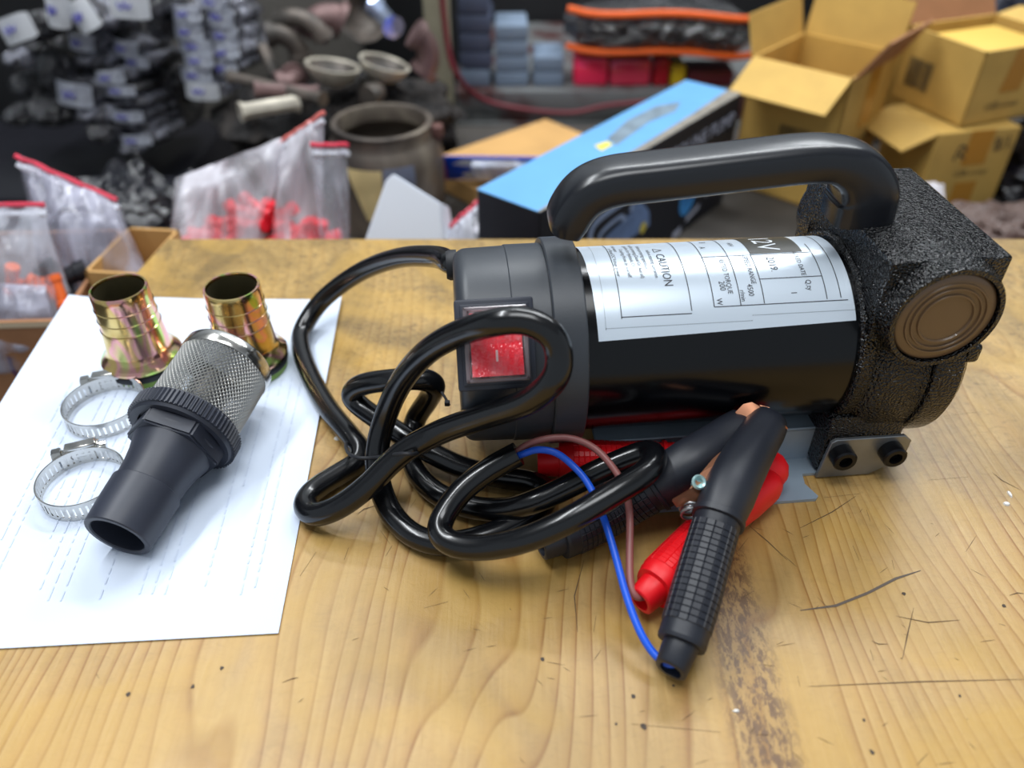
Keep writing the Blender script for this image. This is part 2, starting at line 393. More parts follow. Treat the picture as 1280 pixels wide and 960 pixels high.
for x, y, r_ in ((678, 824, 3), (805, 908, 4), (792, 870, 3), (277, 835, 3), (241, 858, 3), (160, 868, 3), (1090, 940, 3), (842, 857, 2), (1130, 742, 3), (1080, 900, 2), (1200, 870, 2), (1255, 757, 3), (770, 905, 2)):
    c = P(x, y, .0002); n_ = 8; vs = [bm.verts.new(c + Vector((math.cos(2 * math.pi * k / n_), math.sin(2 * math.pi * k / n_) * 1.1, 0)) * r_ * .00035 * rng.uniform(.7, 1.2)) for k in range(n_)]; bm.faces.new(vs)
tag(finish('specks', bm, mat('dark_speck', (70, 58, 48), .7), top, flip=False), kind='stuff')
for x, y, a, b in ((422, 548, 6, 5), (1258, 630, 5, 4), (920, 889, 4, 2), (1262, 618, 2.5, 7)):
    bm = new(); c = P(x, y, 0); add_lathe(bm, [(a * .0004, 0), (a * .0003, .0008), (0, .0011)], 10, Matrix.Translation(c) @ Matrix.Scale(b / a, 4, (0, 1, 0)))
    finish('glue_drop', bm, mat('dried_glue', (225, 222, 216), .3), top)

# ---------------------------------------------------------------- paper sheet
ps = thing('paper_sheet', 'white printed sheet lying blank side up under the brass fittings and strainer', 'paper', P(250, 560, 0))
inv = Matrix.Translation(-ps.location)
tl, tr_, br, bl = P(88, 373, .0006), P(428, 375, .0006), P(348, 792, .0006), Vector((-.312, .2135, T + .0006))
bm = new(); n1, n2 = 30, 40; g = []
for j in range(n2 + 1):
    row = []
    for i in range(n1 + 1):
        u, v = i / n1, j / n2
        a = tl.lerp(tr_, u); b_ = bl.lerp(br, u); p = a.lerp(b_, v)
        p.x += -.003 * math.sin(v * math.pi) * (1 - u)
        z = .0009 + .0022 * max(0, noise.noise(Vector((u * 3, v * 3, 1.3)))) + (.004 * max(0, u - .93) / .07 * (1 - v) ** 3)
        z += .003 * max(0, (0.12 - u) / .12) * (1 - v)
        p.z = T + z; row.append(bm.verts.new(inv @ p))
    g.append(row)
for j in range(n2):
    for i in range(n1): bm.faces.new((g[j][i], g[j + 1][i], g[j + 1][i + 1], g[j][i + 1]))
finish('sheet', bm, M_PAPER, ps)
def paper_pt(u, v, dz=.0004):
    a = tl.lerp(tr_, u); b_ = bl.lerp(br, u); p = a.lerp(b_, v); p.x += -.003 * math.sin(v * math.pi) * (1 - u)
    z = .0009 + .0022 * max(0, noise.noise(Vector((u * 3, v * 3, 1.3)))) + (.004 * max(0, u - .93) / .07 * (1 - v) ** 3) + .003 * max(0, (0.12 - u) / .12) * (1 - v)
    p.z = T + z + dz; return inv @ p
bm = new(); rng = random.Random(11)
for c_ in range(24):
    u = .18 + c_ * .032; v = .30 + rng.random() * .08
    while v < .90:
        l = rng.uniform(.008, .03); ww = .0045
        q = [paper_pt(u, v), paper_pt(u + ww, v), paper_pt(u + ww, v + l), paper_pt(u, v + l)]
        bm.faces.new([bm.verts.new(k) for k in q]); v += l + rng.uniform(.004, .012)
        if rng.random() < .05: break
tag(finish('show_through_print', bm, M_GHOST, ps, flip=False), kind='stuff')

# ---------------------------------------------------------------- pump
pump = thing('transfer_pump', 'black electric transfer pump with carry handle, silver label and red rocker switch', 'pump', (.10, .3765, T), (0, 0, R(5.5)))
ZA = .073
def LX(x0): return Matrix.Translation((x0, 0, ZA)) @ AX['x']
# motor body
bm = new()
add_lathe(bm, [(0, -.068), (.0505, -.068), (.0515, -.067), (.0515, .080), (0, .080)], 96, LX(0))
finish('motor_body', bm, M_BLK, pump)
bm = new(); add_lathe(bm, [(.049, -.0835), (.0575, -.0835), (.0582, -.0828), (.0582, -.0672), (.0575, -.0665), (.049, -.0665)], 96, LX(0), closed=True)
finish('motor_collar', bm, M_CAP, pump)
# end cap with rounded rim
bm = new(); prof = [(0, -.1315), (.046, -.1315)]
for k in range(7):
    a = k / 6 * math.pi / 2; prof.append((.0465 + .0075 * math.sin(a), -.124 - .0075 * math.cos(a)))
prof += [(.0545, -.104), (.0545, -.1035), (.0551, -.103), (.0551, -.0836), (0, -.0836)]
add_lathe(bm, prof, 96, LX(0)); 
ecap = finish('end_cap', bm, M_CAP, pump)
bm = new(); add_lathe(bm, [(0, 0), (.0085, 0), (.0085, .004), (.0075, .006), (0, .006)], 24, Matrix.Translation((-.129, .026, .110)) @ Matrix.Rotation(R(-90), 4, 'Y'))
finish('cable_gland', bm, M_RUB, pump)
# switch housing, its face turned up towards the front
SW = Matrix.Translation((0, 0, ZA)) @ Matrix.Rotation(R(-55 + 90 - 90), 4, 'X')
# frame where local -Y is the outward direction
SW = Matrix.Translation((0, 0, ZA)) @ Matrix.Rotation(R(-36), 4, 'X')
bm = new()
add_box(bm, (-.1325, -.0590, -.0225), (-.0935, -.040, .0225), .0012, 2, SW)
add_box(bm, (-.1300, -.0602, -.0200), (-.0960, -.0585, .0200), .0008, 2, SW)
swh = finish('switch_housing', bm, M_DRK, pump)
bm = new()
for a, b_ in (((-.1285, -.063, -.0185), (-.1262, -.060, .0185)), ((-.0995, -.063, -.0185), (-.0972, -.060, .0185)), ((-.1285, -.063, .0163), (-.0972, -.060, .0185)), ((-.1285, -.063, -.0185), (-.0972, -.060, -.0163))):
    add_box(bm, a, b_, .0005, 1, SW)
finish('switch_bezel', bm, mat('grey_clear_bezel', (120, 108, 112), .2, coat=.5), swh)
bm = new()
prf = [(-.0605, -.0155), (-.0655, -.0155), (-.0622, 0.0), (-.0636, .0155), (-.0605, .0155)]
v0 = [bm.verts.new(SW @ Vector((-.1255, y, z))) for y, z in prf]; v1 = [bm.verts.new(SW @ Vector((-.1003, y, z))) for y, z in prf]
bm.faces.new(v0); bm.faces.new(v1[::-1])
for k in range(5): bm.faces.new((v0[k], v0[(k + 1) % 5], v1[(k + 1) % 5], v1[k]))
finish('rocker', bm, M_RUSTR, swh, smooth=False)
bm = new(); add_box(bm, (-.1136, -.0646, -.0085), (-.1126, -.0640, -.003), 0, 1, SW); finish('rocker_mark', bm, mat('white_mark', (255, 225, 225), .5), swh)
bm = new(); add_box(bm, (-.1268, -.0685, -.0172), (-.0990, -.0600, .0172), .003, 3, SW)
cov = finish('clear_cover', bm, plastic_film('clear_switch_cover', (230, 225, 230), .10, .06, 160), swh)
# --- sticker wrapped round the motor
RL = .0517
def cyl(x, a, r=RL):        # a degrees from the top towards the front
    return Vector((x, -r * math.sin(R(a)), ZA + r * math.cos(R(a))))
LX0, LX1, LA0, LA1 = -.0620, .0745, -48, 56
def skew(a): return (a - 5) * .00003
bm = new(); rows = []
for i in range(41):
    a = LA0 + (LA1 - LA0) * i / 40
    rows.append([bm.verts.new(cyl(LX0 + (LX1 - LX0) * k / 6 + skew(a) * (1 if k < 3 else .2), a - .028 * 1000 * (0) + (LX1 - LX0) * k / 6 * -28 * (1 if a > 30 else 0) * (a - 30) / 26)) for k in range(7)])
for a, b_ in zip(rows, rows[1:]):
    for k in range(6): bm.faces.new((a[k], b_[k], b_[k + 1], a[k + 1]))
lbl = finish('rating_sticker', bm, M_LBL, pump, flip=False)
RP = RL + .00018
def lab(x, a): return cyl(x, a, RP)
def hline(bm, x, a0, a1, wd=.00022, dash=None):
    a = a0; st = 3 if not dash else dash
    while a < a1 - .01:
        b2 = min(a1, a + st); e = b2 if not dash else a + st * .55
        bm.faces.new([bm.verts.new(q) for q in (lab(x - wd, a), lab(x - wd, e), lab(x + wd, e), lab(x + wd, a))]); a = b2
def aline(bm, a, x0, x1, wd=.22, dash=None):
    if not dash: bm.faces.new([bm.verts.new(q) for q in (lab(x0, a - wd), lab(x0, a + wd), lab(x1, a + wd), lab(x1, a - wd))]); return
    x = x0
    while x < x1:
        aline(bm, a, x, x + dash * .55, wd); x += dash
bm = new()
hline(bm, -.0565, -40, 50, .0001, 1.1); hline(bm, .0745, -40, 43, .0001, 1.1); aline(bm, 49, -.0565, .0200, .12, .0012); aline(bm, 46, .0200, .0745, .12, .0012)
hline(bm, -.048, -30, 44); hline(bm, -.0115, -30, 41.5); aline(bm, 43, -.048, -.0115); aline(bm, -30, -.048, -.0115)
hline(bm, .0005, -32, 40); aline(bm, 40, .0005, .0715)
hline(bm, .0145, -32, 40); hline(bm, .0270, 4, 39.5); aline(bm, 4, .0005, .060)
hline(bm, .0480, 24, 38.5) if False else None
hline(bm, .0605, -6, 39); hline(bm, .0680, -30, 38.5); aline(bm, 24, .0270, .0605)
def ltext(s, x, a, size):     # runs down round the motor, letter tops towards +x
    return add_text(bm, s, size, lambda tx, ty: lab(x + ty, a + .84 * math.degrees(tx / RP)))
ltext('CAUTION', -.0235, -2, .0066)
for s, x, a in (('before starting operation', -.0275, -8), ('before pumping operation', -.0315, -16), ('and for pumping Diesel Oil (fuel oil)', -.0350, -20),
                ('gasoline for Hydraulic Oil', -.0382, -18), ('Coupling Hoses by yourself', -.0415, -12), ('fresh water', -.0445, -20), ('or Rated DC Voltage power', -.0472, -14)):
    ltext(s, x, a, .0029)
ltext('RETED TORQUE', .0088, 7, .0038); ltext('200', .0050, 24, .0046); ltext('W', .0022, 35, .0042)
ltext('8', .0048, -19, .0052); ltext('A', .0024, -9, .0044)
ltext('SPEED RANGE', .0222, 5, .0038); ltext('4500', .0195, 27, .0042); ltext('r/min', .0152, 30.5, .0036)
ltext('H/H', .0190, -14, .0038)
ltext('2019.', .0345, 7, .0060); ltext('PACKED DATE', .0500, 1, .0036); ltext('Q,ty', .0510, 26, .0042); ltext('1', .0420, 33, .0046)
t3 = [lab(-.0235, -9), lab(-.0235, -4.5), lab(-.0190, -6.8)]
for k in range(3):
    a, b_ = t3[k], t3[(k + 1) % 3]; d = (b_ - a); s_ = Vector((0, 0, 1)).cross(d).normalized() * .0002
    bm.faces.new([bm.verts.new(q) for q in (a - s_, b_ - s_, b_ + s_, a + s_)])
finish('sticker_print', bm, M_INK, lbl, flip=False)
bm = new(); vs = []
for i in range(10):
    a = -34 + 37 * i / 9; vs.append((bm.verts.new(lab(.0272, a)), bm.verts.new(lab(.0560, a))))
for a, b_ in zip(vs, vs[1:]): bm.faces.new((a[0], b_[0], b_[1], a[1]))
finish('voltage_block', bm, mat('olive_black_print', (52, 50, 40), .4), lbl, flip=False)
bm = new(); RP += .00015; ltext('12V', .0335, -24, .0165); RP -= .00015
me = finish('voltage_text', bm, mat('white_print', (232, 238, 244), .4), lbl, flip=False)
# --- pump head casting
bm = new()
add_lathe(bm, [(.045, .0765), (.0535, .0765), (.0550, .0780), (.0550, .0840), (.0535, .0860), (.045, .0860)], 80, LX(0), closed=True)
add_lathe(bm, [(0, .082), (.0500, .082), (.0545, .090), (.0570, .095), (.0575, .116), (.0560, .1175), (.0580, .118), (.0590, .1195), (.0590, .133), (.0560, .1365), (.0400, .1385), (0, .1385)], 80, Matrix.Translation((0, 0, -.006)) @ LX(0))
add_box(bm, (.074, -.050, .003), (.120, .050, .045), .003, 2)
# upper block with the ports, slightly tapered
v = add_box(bm, (.0790, -.0490, .060), (.1405, .0560, .1435), .0018, 3)
add_box(bm, (.088, -.049, .045), (.1385, .052, .075), .004, 2)
# shoulders of both ports
for sgn, y0, y1 in ((-1, -.0440, -.0585), (1, .050, .0660)):
    Mp = Matrix.Translation((.1110, 0, .1145)) @ (AX['-y'] if sgn < 0 else AX['y'])
    a0, a1 = abs(y0), abs(y1)
    add_lathe(bm, [(0, a0 - .01), (.0325, a0 - .01), (.0325, a0 + .002), (.0308, a0 + .006), (.0293, a1 - .001), (.0285, a1), (.0262, a1), (.0260, a1 - .004), (0, a1 - .004)], 72, Mp)
# hex-like lugs beside the front port
add_box(bm, (.1330, -.0555, .083), (.1410, -.040, .094), .002, 2)
head = finish('pump_head', bm, M_CRK, pump, ang=40)
for sgn, yy in ((-1, .0545), (1, .062)):
    Mp = Matrix.Translation((.1110, 0, .1145)) @ (AX['-y'] if sgn < 0 else AX['y'])
    bm = new(); pr = [(0, yy + .0028), (.0130, yy + .0028), (.0134, yy + .0038), (.0142, yy + .0038), (.0146, yy + .0028), (.0166, yy + .0028), (.0170, yy + .0038), (.0177, yy + .0038), (.0181, yy + .0028),
                        (.0195, yy + .0028), (.0199, yy + .0037), (.0206, yy + .0037), (.0210, yy + .0028), (.0244, yy + .0026), (.0256, yy + .0018), (.0258, yy - .004), (0, yy - .004)]
    add_lathe(bm, pr, 72, Mp); finish('port_plug', bm, M_PLUG, pump, ang=60)
# --- handle
def handle():
    bm = new()
    path = [(-.0740, .1445), (-.0715, .1530), (-.064, .1635), (-.0510, .1690), (-.030, .1708), (0, .1733), (.030, .1758), (.0450, .1768), (.060, .1762), (.073, .1705), (.0805, .161), (.0825, .152), (.0828, .1428)]
    pts = relax(spline([(x, 0, z) for x, z in path], 6), 3)
    n = 20; rings = []
    for i, p in enumerate(pts):
        t = (pts[min(i + 1, len(pts) - 1)] - pts[max(i - 1, 0)]).normalized()
        side = Vector((0, 1, 0)); nr = side.cross(t) * -1     # outward
        f = i / (len(pts) - 1)
        hh = .0100 if f < .66 else .0100 + .0068 * min(1, (f - .66) / .22)
        if f < .06: hh = .0078 + .0022 * f / .06
        ww = .0142
        ring = []
        for k in range(n):
            th = 2 * math.pi * k / n; a, b = math.cos(th), math.sin(th)
            e = .42 if b < 0 else .62
            ring.append(bm.verts.new(p + side * ww * math.copysign(abs(a) ** e, a) + nr * hh * math.copysign(abs(b) ** e, b)))
        rings.append(ring)
    for a, b in zip(rings, rings[1:]):
        for k in range(n): bm.faces.new((a[k], a[(k + 1) % n], b[(k + 1) % n], b[k]))
    bm.faces.new(rings[0]); bm.faces.new(rings[-1])
    return finish('carry_handle', bm, M_HND, pump, ang=50)
hd = handle()
# --- base channel, bracket and bolts
bm = new()
def plate(x0, x1, y0, y1, z0, z1, bv=.0006): add_box(bm, (x0, y0, z0), (x1, y1, z1), bv, 1)
plate(-.056, .088, -.037, -.0350, .0, .0265); plate(-.056, .088, .0350, .037, .0, .0265)
plate(-.056, .088, -.037, .037, .0240, .0262)
add_prism(bm, [(-.056, -.036), (-.056, -.070), (.0670, -.070), (.0690, -.068), (.0650, -.058), (.0665, -.050), (.082, -.050), (.088, -.036)], .0002, .0022)
plate(-.056, .088, .036, .069, .0002, .0022)
finish('base_channel', bm, M_GREY, pump)
for s in (-1, 1):
    bm = new(); Mb = Matrix.Translation((0, s * .0515, 0)) @ AX['x'].Identity(4)
    out = [(.0740, .001), (.1060, .001), (.1140, .0060), (.1195, .0110), (.1245, .0185), (.1245, .0260), (.1195, .0305), (.0790, .0305), (.0765, .0285)]
    a = [bm.verts.new((x, s * .0505, z)) for x, z in out]; b_ = [bm.verts.new((x, s * .0530, z)) for x, z in out]
    bm.faces.new(a); bm.faces.new(b_)
    for k in range(len(a)): bm.faces.new((a[k], a[(k + 1) % len(a)], b_[(k + 1) % len(a)], b_[k]))
    bmesh.ops.bevel(bm, geom=[e for e in bm.edges if e.calc_length() > .003], offset=.0004, segments=1, affect='EDGES')
    brk = finish('foot_bracket', bm, M_STL, pump)
    for bx in (.0835, .1130):
        bm = new(); Mb = Matrix.Translation((bx, 0, .0205)) @ (AX['-y'] if s < 0 else AX['y'])
        add_lathe(bm, [(0, .0530), (.0068, .0530), (.0070, .0536), (.0070, .0600), (.0062, .0610), (.0038, .0610)], 28, Mb)
        hexr = [(.0038, .0610), (.0036, .0575), (0, .0575)]
        add_lathe(bm, hexr, 6, Mb); bmesh.ops.remove_doubles(bm, verts=bm.verts, dist=1e-6)
        finish('socket_bolt', bm, M_BOLT, brk)

# ---------------------------------------------------------------- power cable
RC = .0066
CP = [(573, 331, .110), (562, 328, .109), (545, 321, .100), (500, 322, .078), (450, 340, .050), (405, 373, .024), (380, 408, .010), (376, 432, .0075), (388, 470, .0075), (410, 510, .0080), (438, 545, .010), (450, 562, .0095), (446, 578, .0080), (425, 592, .0075), (402, 606, .0075),
      (386, 620, .0075), (382, 634, .0085), (396, 643, .011), (425, 633, .018), (460, 607, .028), (500, 568, .042), (550, 540, .055), (610, 519, .075), (660, 502, .092), (692, 475, .108), (699, 445, .118), (688, 417, .128), (655, 401, .133), (615, 404, .13),
      (570, 418, .115), (530, 443, .095), (500, 480, .068), (482, 520, .045), (472, 560, .028), (472, 595, .018), (487, 638, .009), (515, 668, .0075), (555, 680, .0075), (605, 671, .0075), (650, 652, .0075), (678, 632, .0075), (682, 613, .0075), (662, 602, .0075),
      (620, 595, .0085), (572, 582, .012), (522, 556, .020), (482, 530, .022), (452, 509, .024), (440, 494, .030), (452, 481, .040), (490, 475, .050), (527, 474, .052), (543, 482, .045), (535, 500, .030), (519, 525, .013), (513, 560, .0075),
      (522, 592, .0075), (548, 618, .0075), (588, 634, .0085), (630, 637, .013), (665, 628, .021), (700, 613, .0265), (742, 592, .035), (785, 573, .043), (810, 566, .048), (818, 573, .053), (806, 592, .055), (768, 616, .053), (715, 648, .046),
      (660, 673, .036), (610, 684, .026), (572, 682, .0215), (551, 668, .0215), (554, 646, .024), (577, 614, .031), (610, 588, .038), (648, 567, .046)]
cab = thing('power_cable', 'thick black power cable coiled and tied in front of the switch', 'cable', P(470, 580, 0))
ci = Matrix.Translation(-cab.location)
pth = relax(spline([P(*c) for c in CP], 8), 3)
bm = new(); add_tube(bm, [ci @ p for p in pth], RC, 20); finish('sheath', bm, M_CAB, cab, ang=60)
# printing on the sheath, light raised characters
endp = pth[-1]; endd = (pth[-1] - pth[-4]).normalized()
def wire(name, pts, m, r=.0019):
    q = spline([endp - endd * .006] + [P(*c) for c in pts], 8); q = relax(q, 4)
    bm = new(); add_tube(bm, [ci @ p for p in q], r, 12); return finish(name, bm, m, cab)
wire('blue_wire', [(655, 567, .047), (672, 562, .050), (695, 566, .049), (716, 582, .044), (735, 604, .0405), (752, 640, .036), (768, 690, .028), (783, 745, .020), (800, 790, .014), (818, 818, .010), (836, 830, .010), (850, 828, .012)], M_BLUE)
wire('brown_wire', [(655, 558, .048), (680, 549, .051), (710, 547, .051), (740, 558, .048), (763, 580, .044), (780, 608, .0405), (787, 640, .034), (787, 690, .026), (788, 730, .020), (796, 746, .017), (806, 745, .015)], M_BRN)
bm = new()
tie = spline([P(*c) for c in [(450, 545, .004), (434, 552, .012), (434, 564, .020), (446, 572, .026), (470, 572, .030), (500, 567, .050), (520, 567, .048), (530, 556, .030), (510, 540, .012), (480, 535, .004)]], 8)
add_tube(bm, [ci @ p for p in relax(tie, 3)], .0011, 8)
finish('twist_tie', bm, M_RUB, cab)
bm = new(); add_tube(bm, [ci @ P(552, 490, .052), ci @ P(557, 498, .050), ci @ P(562, 507, .047)], .0008, 8); add_box(bm, (-.0014, -.0014, -.0014), (.0014, .0014, .0014), .0003, 1, Matrix.Translation(ci @ P(559, 504, .050)))
finish('tie_end', bm, M_RUB, cab)

# ---------------------------------------------------------------- battery clamps
def boot(prefix, root, pts, widths, m, grid_from, ngrid=(19, 20), flat=.86, jaw0=.80):
    """rubber sleeved clamp arm: pts from jaw tip to the wire end, widths = (t, half width)"""
    inv = Matrix.Translation(-root.location)
    path = relax(spline([P(*c) for c in pts], 10), 2)
    L_ = [0]
    for a, b in zip(path, path[1:]): L_.append(L_[-1] + (b - a).length)
    tot = L_[-1]
    def at(t):
        d = t * tot
        for i in range(1, len(L_)):
            if L_[i] >= d:
                f = (d - L_[i - 1]) / max(1e-9, L_[i] - L_[i - 1]); return path[i - 1].lerp(path[i], f), (path[min(i + 1, len(path) - 1)] - path[max(i - 2, 0)]).normalized()
        return path[-1], (path[-1] - path[-3]).normalized()
    def wd(t):
        for (t0, w0), (t1, w1) in zip(widths, widths[1:]):
            if t <= t1: 
                f = (t - t0) / (t1 - t0); return w0 + (w1 - w0) * f
        return widths[-1][1]
    def sec(t, k=1.0):
        c, d = at(t); a = wd(t) * k; return (inv @ c, d, a, a * flat)
    # jaw sleeve
    bm = new(); secs = [sec(0.0, jaw0), sec(.004, (1 + jaw0 * 1.4) / 2.4)] + [sec(.012 + (grid_from - .012) * i / 16) for i in range(17)]
    add_loft(bm, secs, (0, 0, 1), 28)
    finish('jaw_sleeve', bm, m, root, ang=50)
    # seam rib
    bm = new(); add_loft(bm, [sec(grid_from - .022, 1.0), sec(grid_from - .018, 1.09), sec(grid_from - .004, 1.10), sec(grid_from, 1.0)], (0, 0, 1), 28)
    finish('sleeve_rib', bm, m, root, ang=50)
    # grip with recessed chequer lines
    bm = new(); t1 = .90; nr, na = ngrid
    secs = [sec(grid_from + (t1 - grid_from) * i / nr, .985) for i in range(nr + 1)]
    rings, fs = add_loft(bm, secs, (0, 0, 1), na)
    sel = [f for row in fs[1:-2] for f in row]
    bm.normal_update(); bmesh.ops.recalc_face_normals(bm, faces=bm.faces); bmesh.ops.inset_individual(bm, faces=sel, thickness=.00030, depth=.0005, use_even_offset=True)
    finish('grip_sleeve', bm, m, root, ang=28)
    bm = new(); secs = [sec(t1, .995), sec(t1 + .012, .97), sec(t1 + .014, .74), sec(.995, .68), sec(1.0, .62)]
    rings, fs = add_loft(bm, secs, (0, 0, 1), 24, cap=False)
    inner = [bm.verts.new(v.co.lerp(sum((q.co for q in rings[-1]), Vector()) / 24, .25)) for v in rings[-1]]
    deep, dd = at(.985); deepi = [bm.verts.new(v.co - dd * .006) for v in inner]
    for k in range(24):
        k2 = (k + 1) % 24
        bm.faces.new((rings[-1][k], rings[-1][k2], inner[k2], inner[k])); bm.faces.new((inner[k], inner[k2], deepi[k2], deepi[k]))
    bm.faces.new(deepi); bm.faces.new(rings[0])
    finish('sleeve_end', bm, m, root, ang=50)
kb = thing('battery_clamp', 'black rubber booted battery clamp lying across the red one', 'clamp', P(850, 660, 0))
boot('front', kb, [(962, 527, .052), (935, 570, .048), (905, 630, .045), (885, 690, .035), (865, 760, .024), (848, 815, .0155), (838, 838, .0130)],
     [(0, .0120), (.04, .0129), (.22, .0146), (.38, .0155), (.46, .0146), (.52, .0132), (.75, .0138), (.9, .0134), (1, .0128)], M_BOOT, .50)
boot('back', kb, [(930, 532, .048), (900, 555, .044), (862, 582, .040), (815, 612, .029), (770, 638, .0175), (722, 664, .0135), (676, 684, .0125)],
     [(0, .0112), (.06, .0124), (.30, .0150), (.42, .0142), (.5, .0122), (.75, .0122), (.9, .0118), (1, .011)], M_BOOT, .48)
ki = Matrix.Translation(-kb.location)
def copper(root, pts, nrm_w, thick, name='copper_jaw', m=None):
    """bent copper strip through pts, width along the given offsets"""
    bm = new(); a = []
    iv = Matrix.Translation(-root.location)
    for c, wv in pts:
        p = iv @ P(*c); o = Vector(wv); t = Vector((0, 0, thick))
        a.append([bm.verts.new(p + o), bm.verts.new(p - o), bm.verts.new(p - o - t), bm.verts.new(p + o - t)])
    for x, y in zip(a, a[1:]):
        for k in range(4): bm.faces.new((x[k], x[(k + 1) % 4], y[(k + 1) % 4], y[k]))
    bm.faces.new(a[0]); bm.faces.new(a[-1])
    return finish(name, bm, m or M_COP, root)
copper(kb, [((930, 528, .056), (.004, -.005, -.003)), ((940, 518, .060), (.004, -.005, -.003)), ((950, 514, .061), (.004, -.004, -.003)), ((958, 517, .060), (.004, -.003, -.003))], 0, .0012)
copper(kb, [((956, 514, .062), (.002, -.004, -.001)), ((968, 517, .062), (.002, -.004, -.001)), ((978, 527, .058), (.002, -.004, -.001))], 0, .0012)
copper(kb, [((897, 568, .053), (.003, .003, 0)), ((888, 584, .055), (.0055, .004, 0)), ((876, 604, .053), (.0065, .004, 0)), ((864, 620, .049), (.0095, .002, 0)), ((868, 628, .044), (.009, .002, 0))], 0, .0015)
bm = new(); rv = ki @ P(873, 603, .054)
add_lathe(bm, [(.0010, -.008), (.0018, -.001), (.0036, .0), (.0038, .001), (.0030, .002), (.0021, .0012), (.0019, -.001), (.0, -.001)], 24, Matrix.Translation(rv) @ Euler((R(35), R(10), 0)).to_matrix().to_4x4())
finish('pivot_rivet', bm, mat('zinc_rivet', (180, 215, 215), .35, metal=.6), kb)
bm = new(); sp = []
for k in range(40):
    th = k * .5; c = ki @ P(862, 634, .040); sp.append(c + Vector((.0048 * math.cos(th), k * .0003 - .006, .0048 * math.sin(th))))
add_tube(bm, sp, .0009, 8)
finish('pivot_spring', bm, M_STL, kb)
kr = thing('battery_clamp', 'red rubber booted battery clamp half hidden under the black one beside the pump base', 'clamp', P(840, 640, 0))
boot('back', kr, [(985, 597, .0165), (950, 586, .0165), (905, 580, .0165), (850, 577, .0160), (790, 577, .0155), (730, 577, .0155), (672, 578, .0145)],
     [(0, .0040), (.02, .0085), (.05, .0115), (.1, .0132), (.3, .0130), (.45, .0112), (.75, .0125), (.88, .0128), (.9, .0118), (1, .0115)], M_RED, .50, jaw0=.3)
boot('front', kr, [(975, 603, .0165), (950, 612, .0160), (915, 636, .0155), (880, 668, .0150), (845, 705, .0150), (818, 735, .0145), (800, 752, .0135)],
     [(0, .0040), (.03, .0085), (.08, .0110), (.2, .0130), (.42, .0128), (.5, .0120), (.75, .0130), (.88, .0135), (.9, .0125), (1, .012)], M_RED, .46, jaw0=.3)

# ---------------------------------------------------------------- hose tails (rainbow zinc)
def hose_tail(label, loc, rz):
    t = thing('hose_tail', label, 'fitting', loc, (0, 0, rz), 'brass coloured hose tails on the paper')
    z0 = .0
    bm = new(); add_lathe(bm, [(.0195, 0), (.0242, .0005), (.0242, .0045), (.0195, .005), (.0170, .005), (.0170, 0)], 48, closed=True); finish('thread_ring', bm, M_GREEN, t)
    bm = new(); add_lathe(bm, [(.0205, .0045), (.0252, .005), (.0258, .0072), (.0252, .0094), (.0205, .010), (.0165, .010), (.0165, .0045)], 48, closed=True); finish('rubber_gasket', bm, M_RUB, t)
    bm = new(); pr = [(.0160, .0095), (.0250, .0098), (.0262, .0112), (.0262, .0128), (.0246, .0150), (.0222, .0170), (.0208, .0192), (.0202, .0215), (.0190, .0360), (.0188, .0375), (.0192, .0380), (.0187, .0385), (.0185, .0450), (.0189, .0455), (.0184, .0460), (.0182, .0530), (.0186, .0535), (.0181, .0540), (.0179, .0600), (.0178, .0644), (.0174, .0652), (.0162, .0652), (.0158, .0640), (.0157, .0095)]
    add_lathe(bm, pr, 56, closed=True); finish('barbed_tube', bm, M_ZINC, t, ang=30)
    bm = new(); add_lathe(bm, [(.0156, .012), (.0152, .040), (.0155, .044), (.0150, .048), (.0156, .0635)], 48); finish('bore', bm, mat('dull_olive_bore', (96, 90, 66), .4, metal=.7), t)
    return t
hose_tail('left brass coloured barbed hose tail standing nearest the bags', P(184, 460, .0012) , 0.4)
hose_tail('right brass coloured barbed hose tail standing behind the steel strainer', P(315, 458, .0012), 2.6)

# ---------------------------------------------------------------- foot strainer
A0, A1 = P(146, 671, .0185), P(283, 456, .0395)
ax = (A1 - A0); SL = ax.length; SL0 = .132
st = thing('foot_strainer', 'black plastic hose tail with steel mesh strainer lying on the paper', 'strainer', A0, ax.to_track_quat('Z', 'Y').to_euler())
k_ = SL / SL0
def pr_(l): return [(r, z * k_) for r, z in l]
bm = new()
out = [(.0172, 0), (.0178, .0006), (.0186, .0140), (.0190, .0300), (.0190, .0310), (.0176, .0320), (.0184, .0420), (.0196, .0500), (.0222, .0600), (.0240, .0660)]
add_lathe(bm, pr_(out + [(.0150, .0660), (.0148, .0500), (.0144, .0008), (.0150, 0)]), 56, closed=True)
finish('hose_barb', bm, M_DRK, st, ang=30)
bm = new(); hexo = [(.0272 * math.cos(2 * math.pi * k / 6 + .25), .0272 * math.sin(2 * math.pi * k / 6 + .25)) for k in range(6)]
add_prism(bm, hexo, .0600 * k_, .0720 * k_); bmesh.ops.bevel(bm, geom=bm.edges[:], offset=.0012, segments=2, affect='EDGES')
finish('hex_nut', bm, M_DRK, st)
bm = new(); outl = []
NK = 72
for k in range(NK * 4):
    a = 2 * math.pi * k / (NK * 4); r = .0318 if k % 4 < 2 else .0307; outl.append((r * math.cos(a), r * math.sin(a)))
add_prism(bm, outl, .0720 * k_, .0815 * k_)
add_lathe(bm, pr_([(.0290, .0700), (.0300, .0722), (.0300, .0830), (.0280, .0835), (.0250, .0835), (.0250, .0700)]), 64, closed=True)
finish('knurled_ring', bm, M_DRK, st, ang=20)
bm = new(); nA, nZ = 64, 26; zr0, zr1 = .0830 * k_, .1270 * k_; grid = []
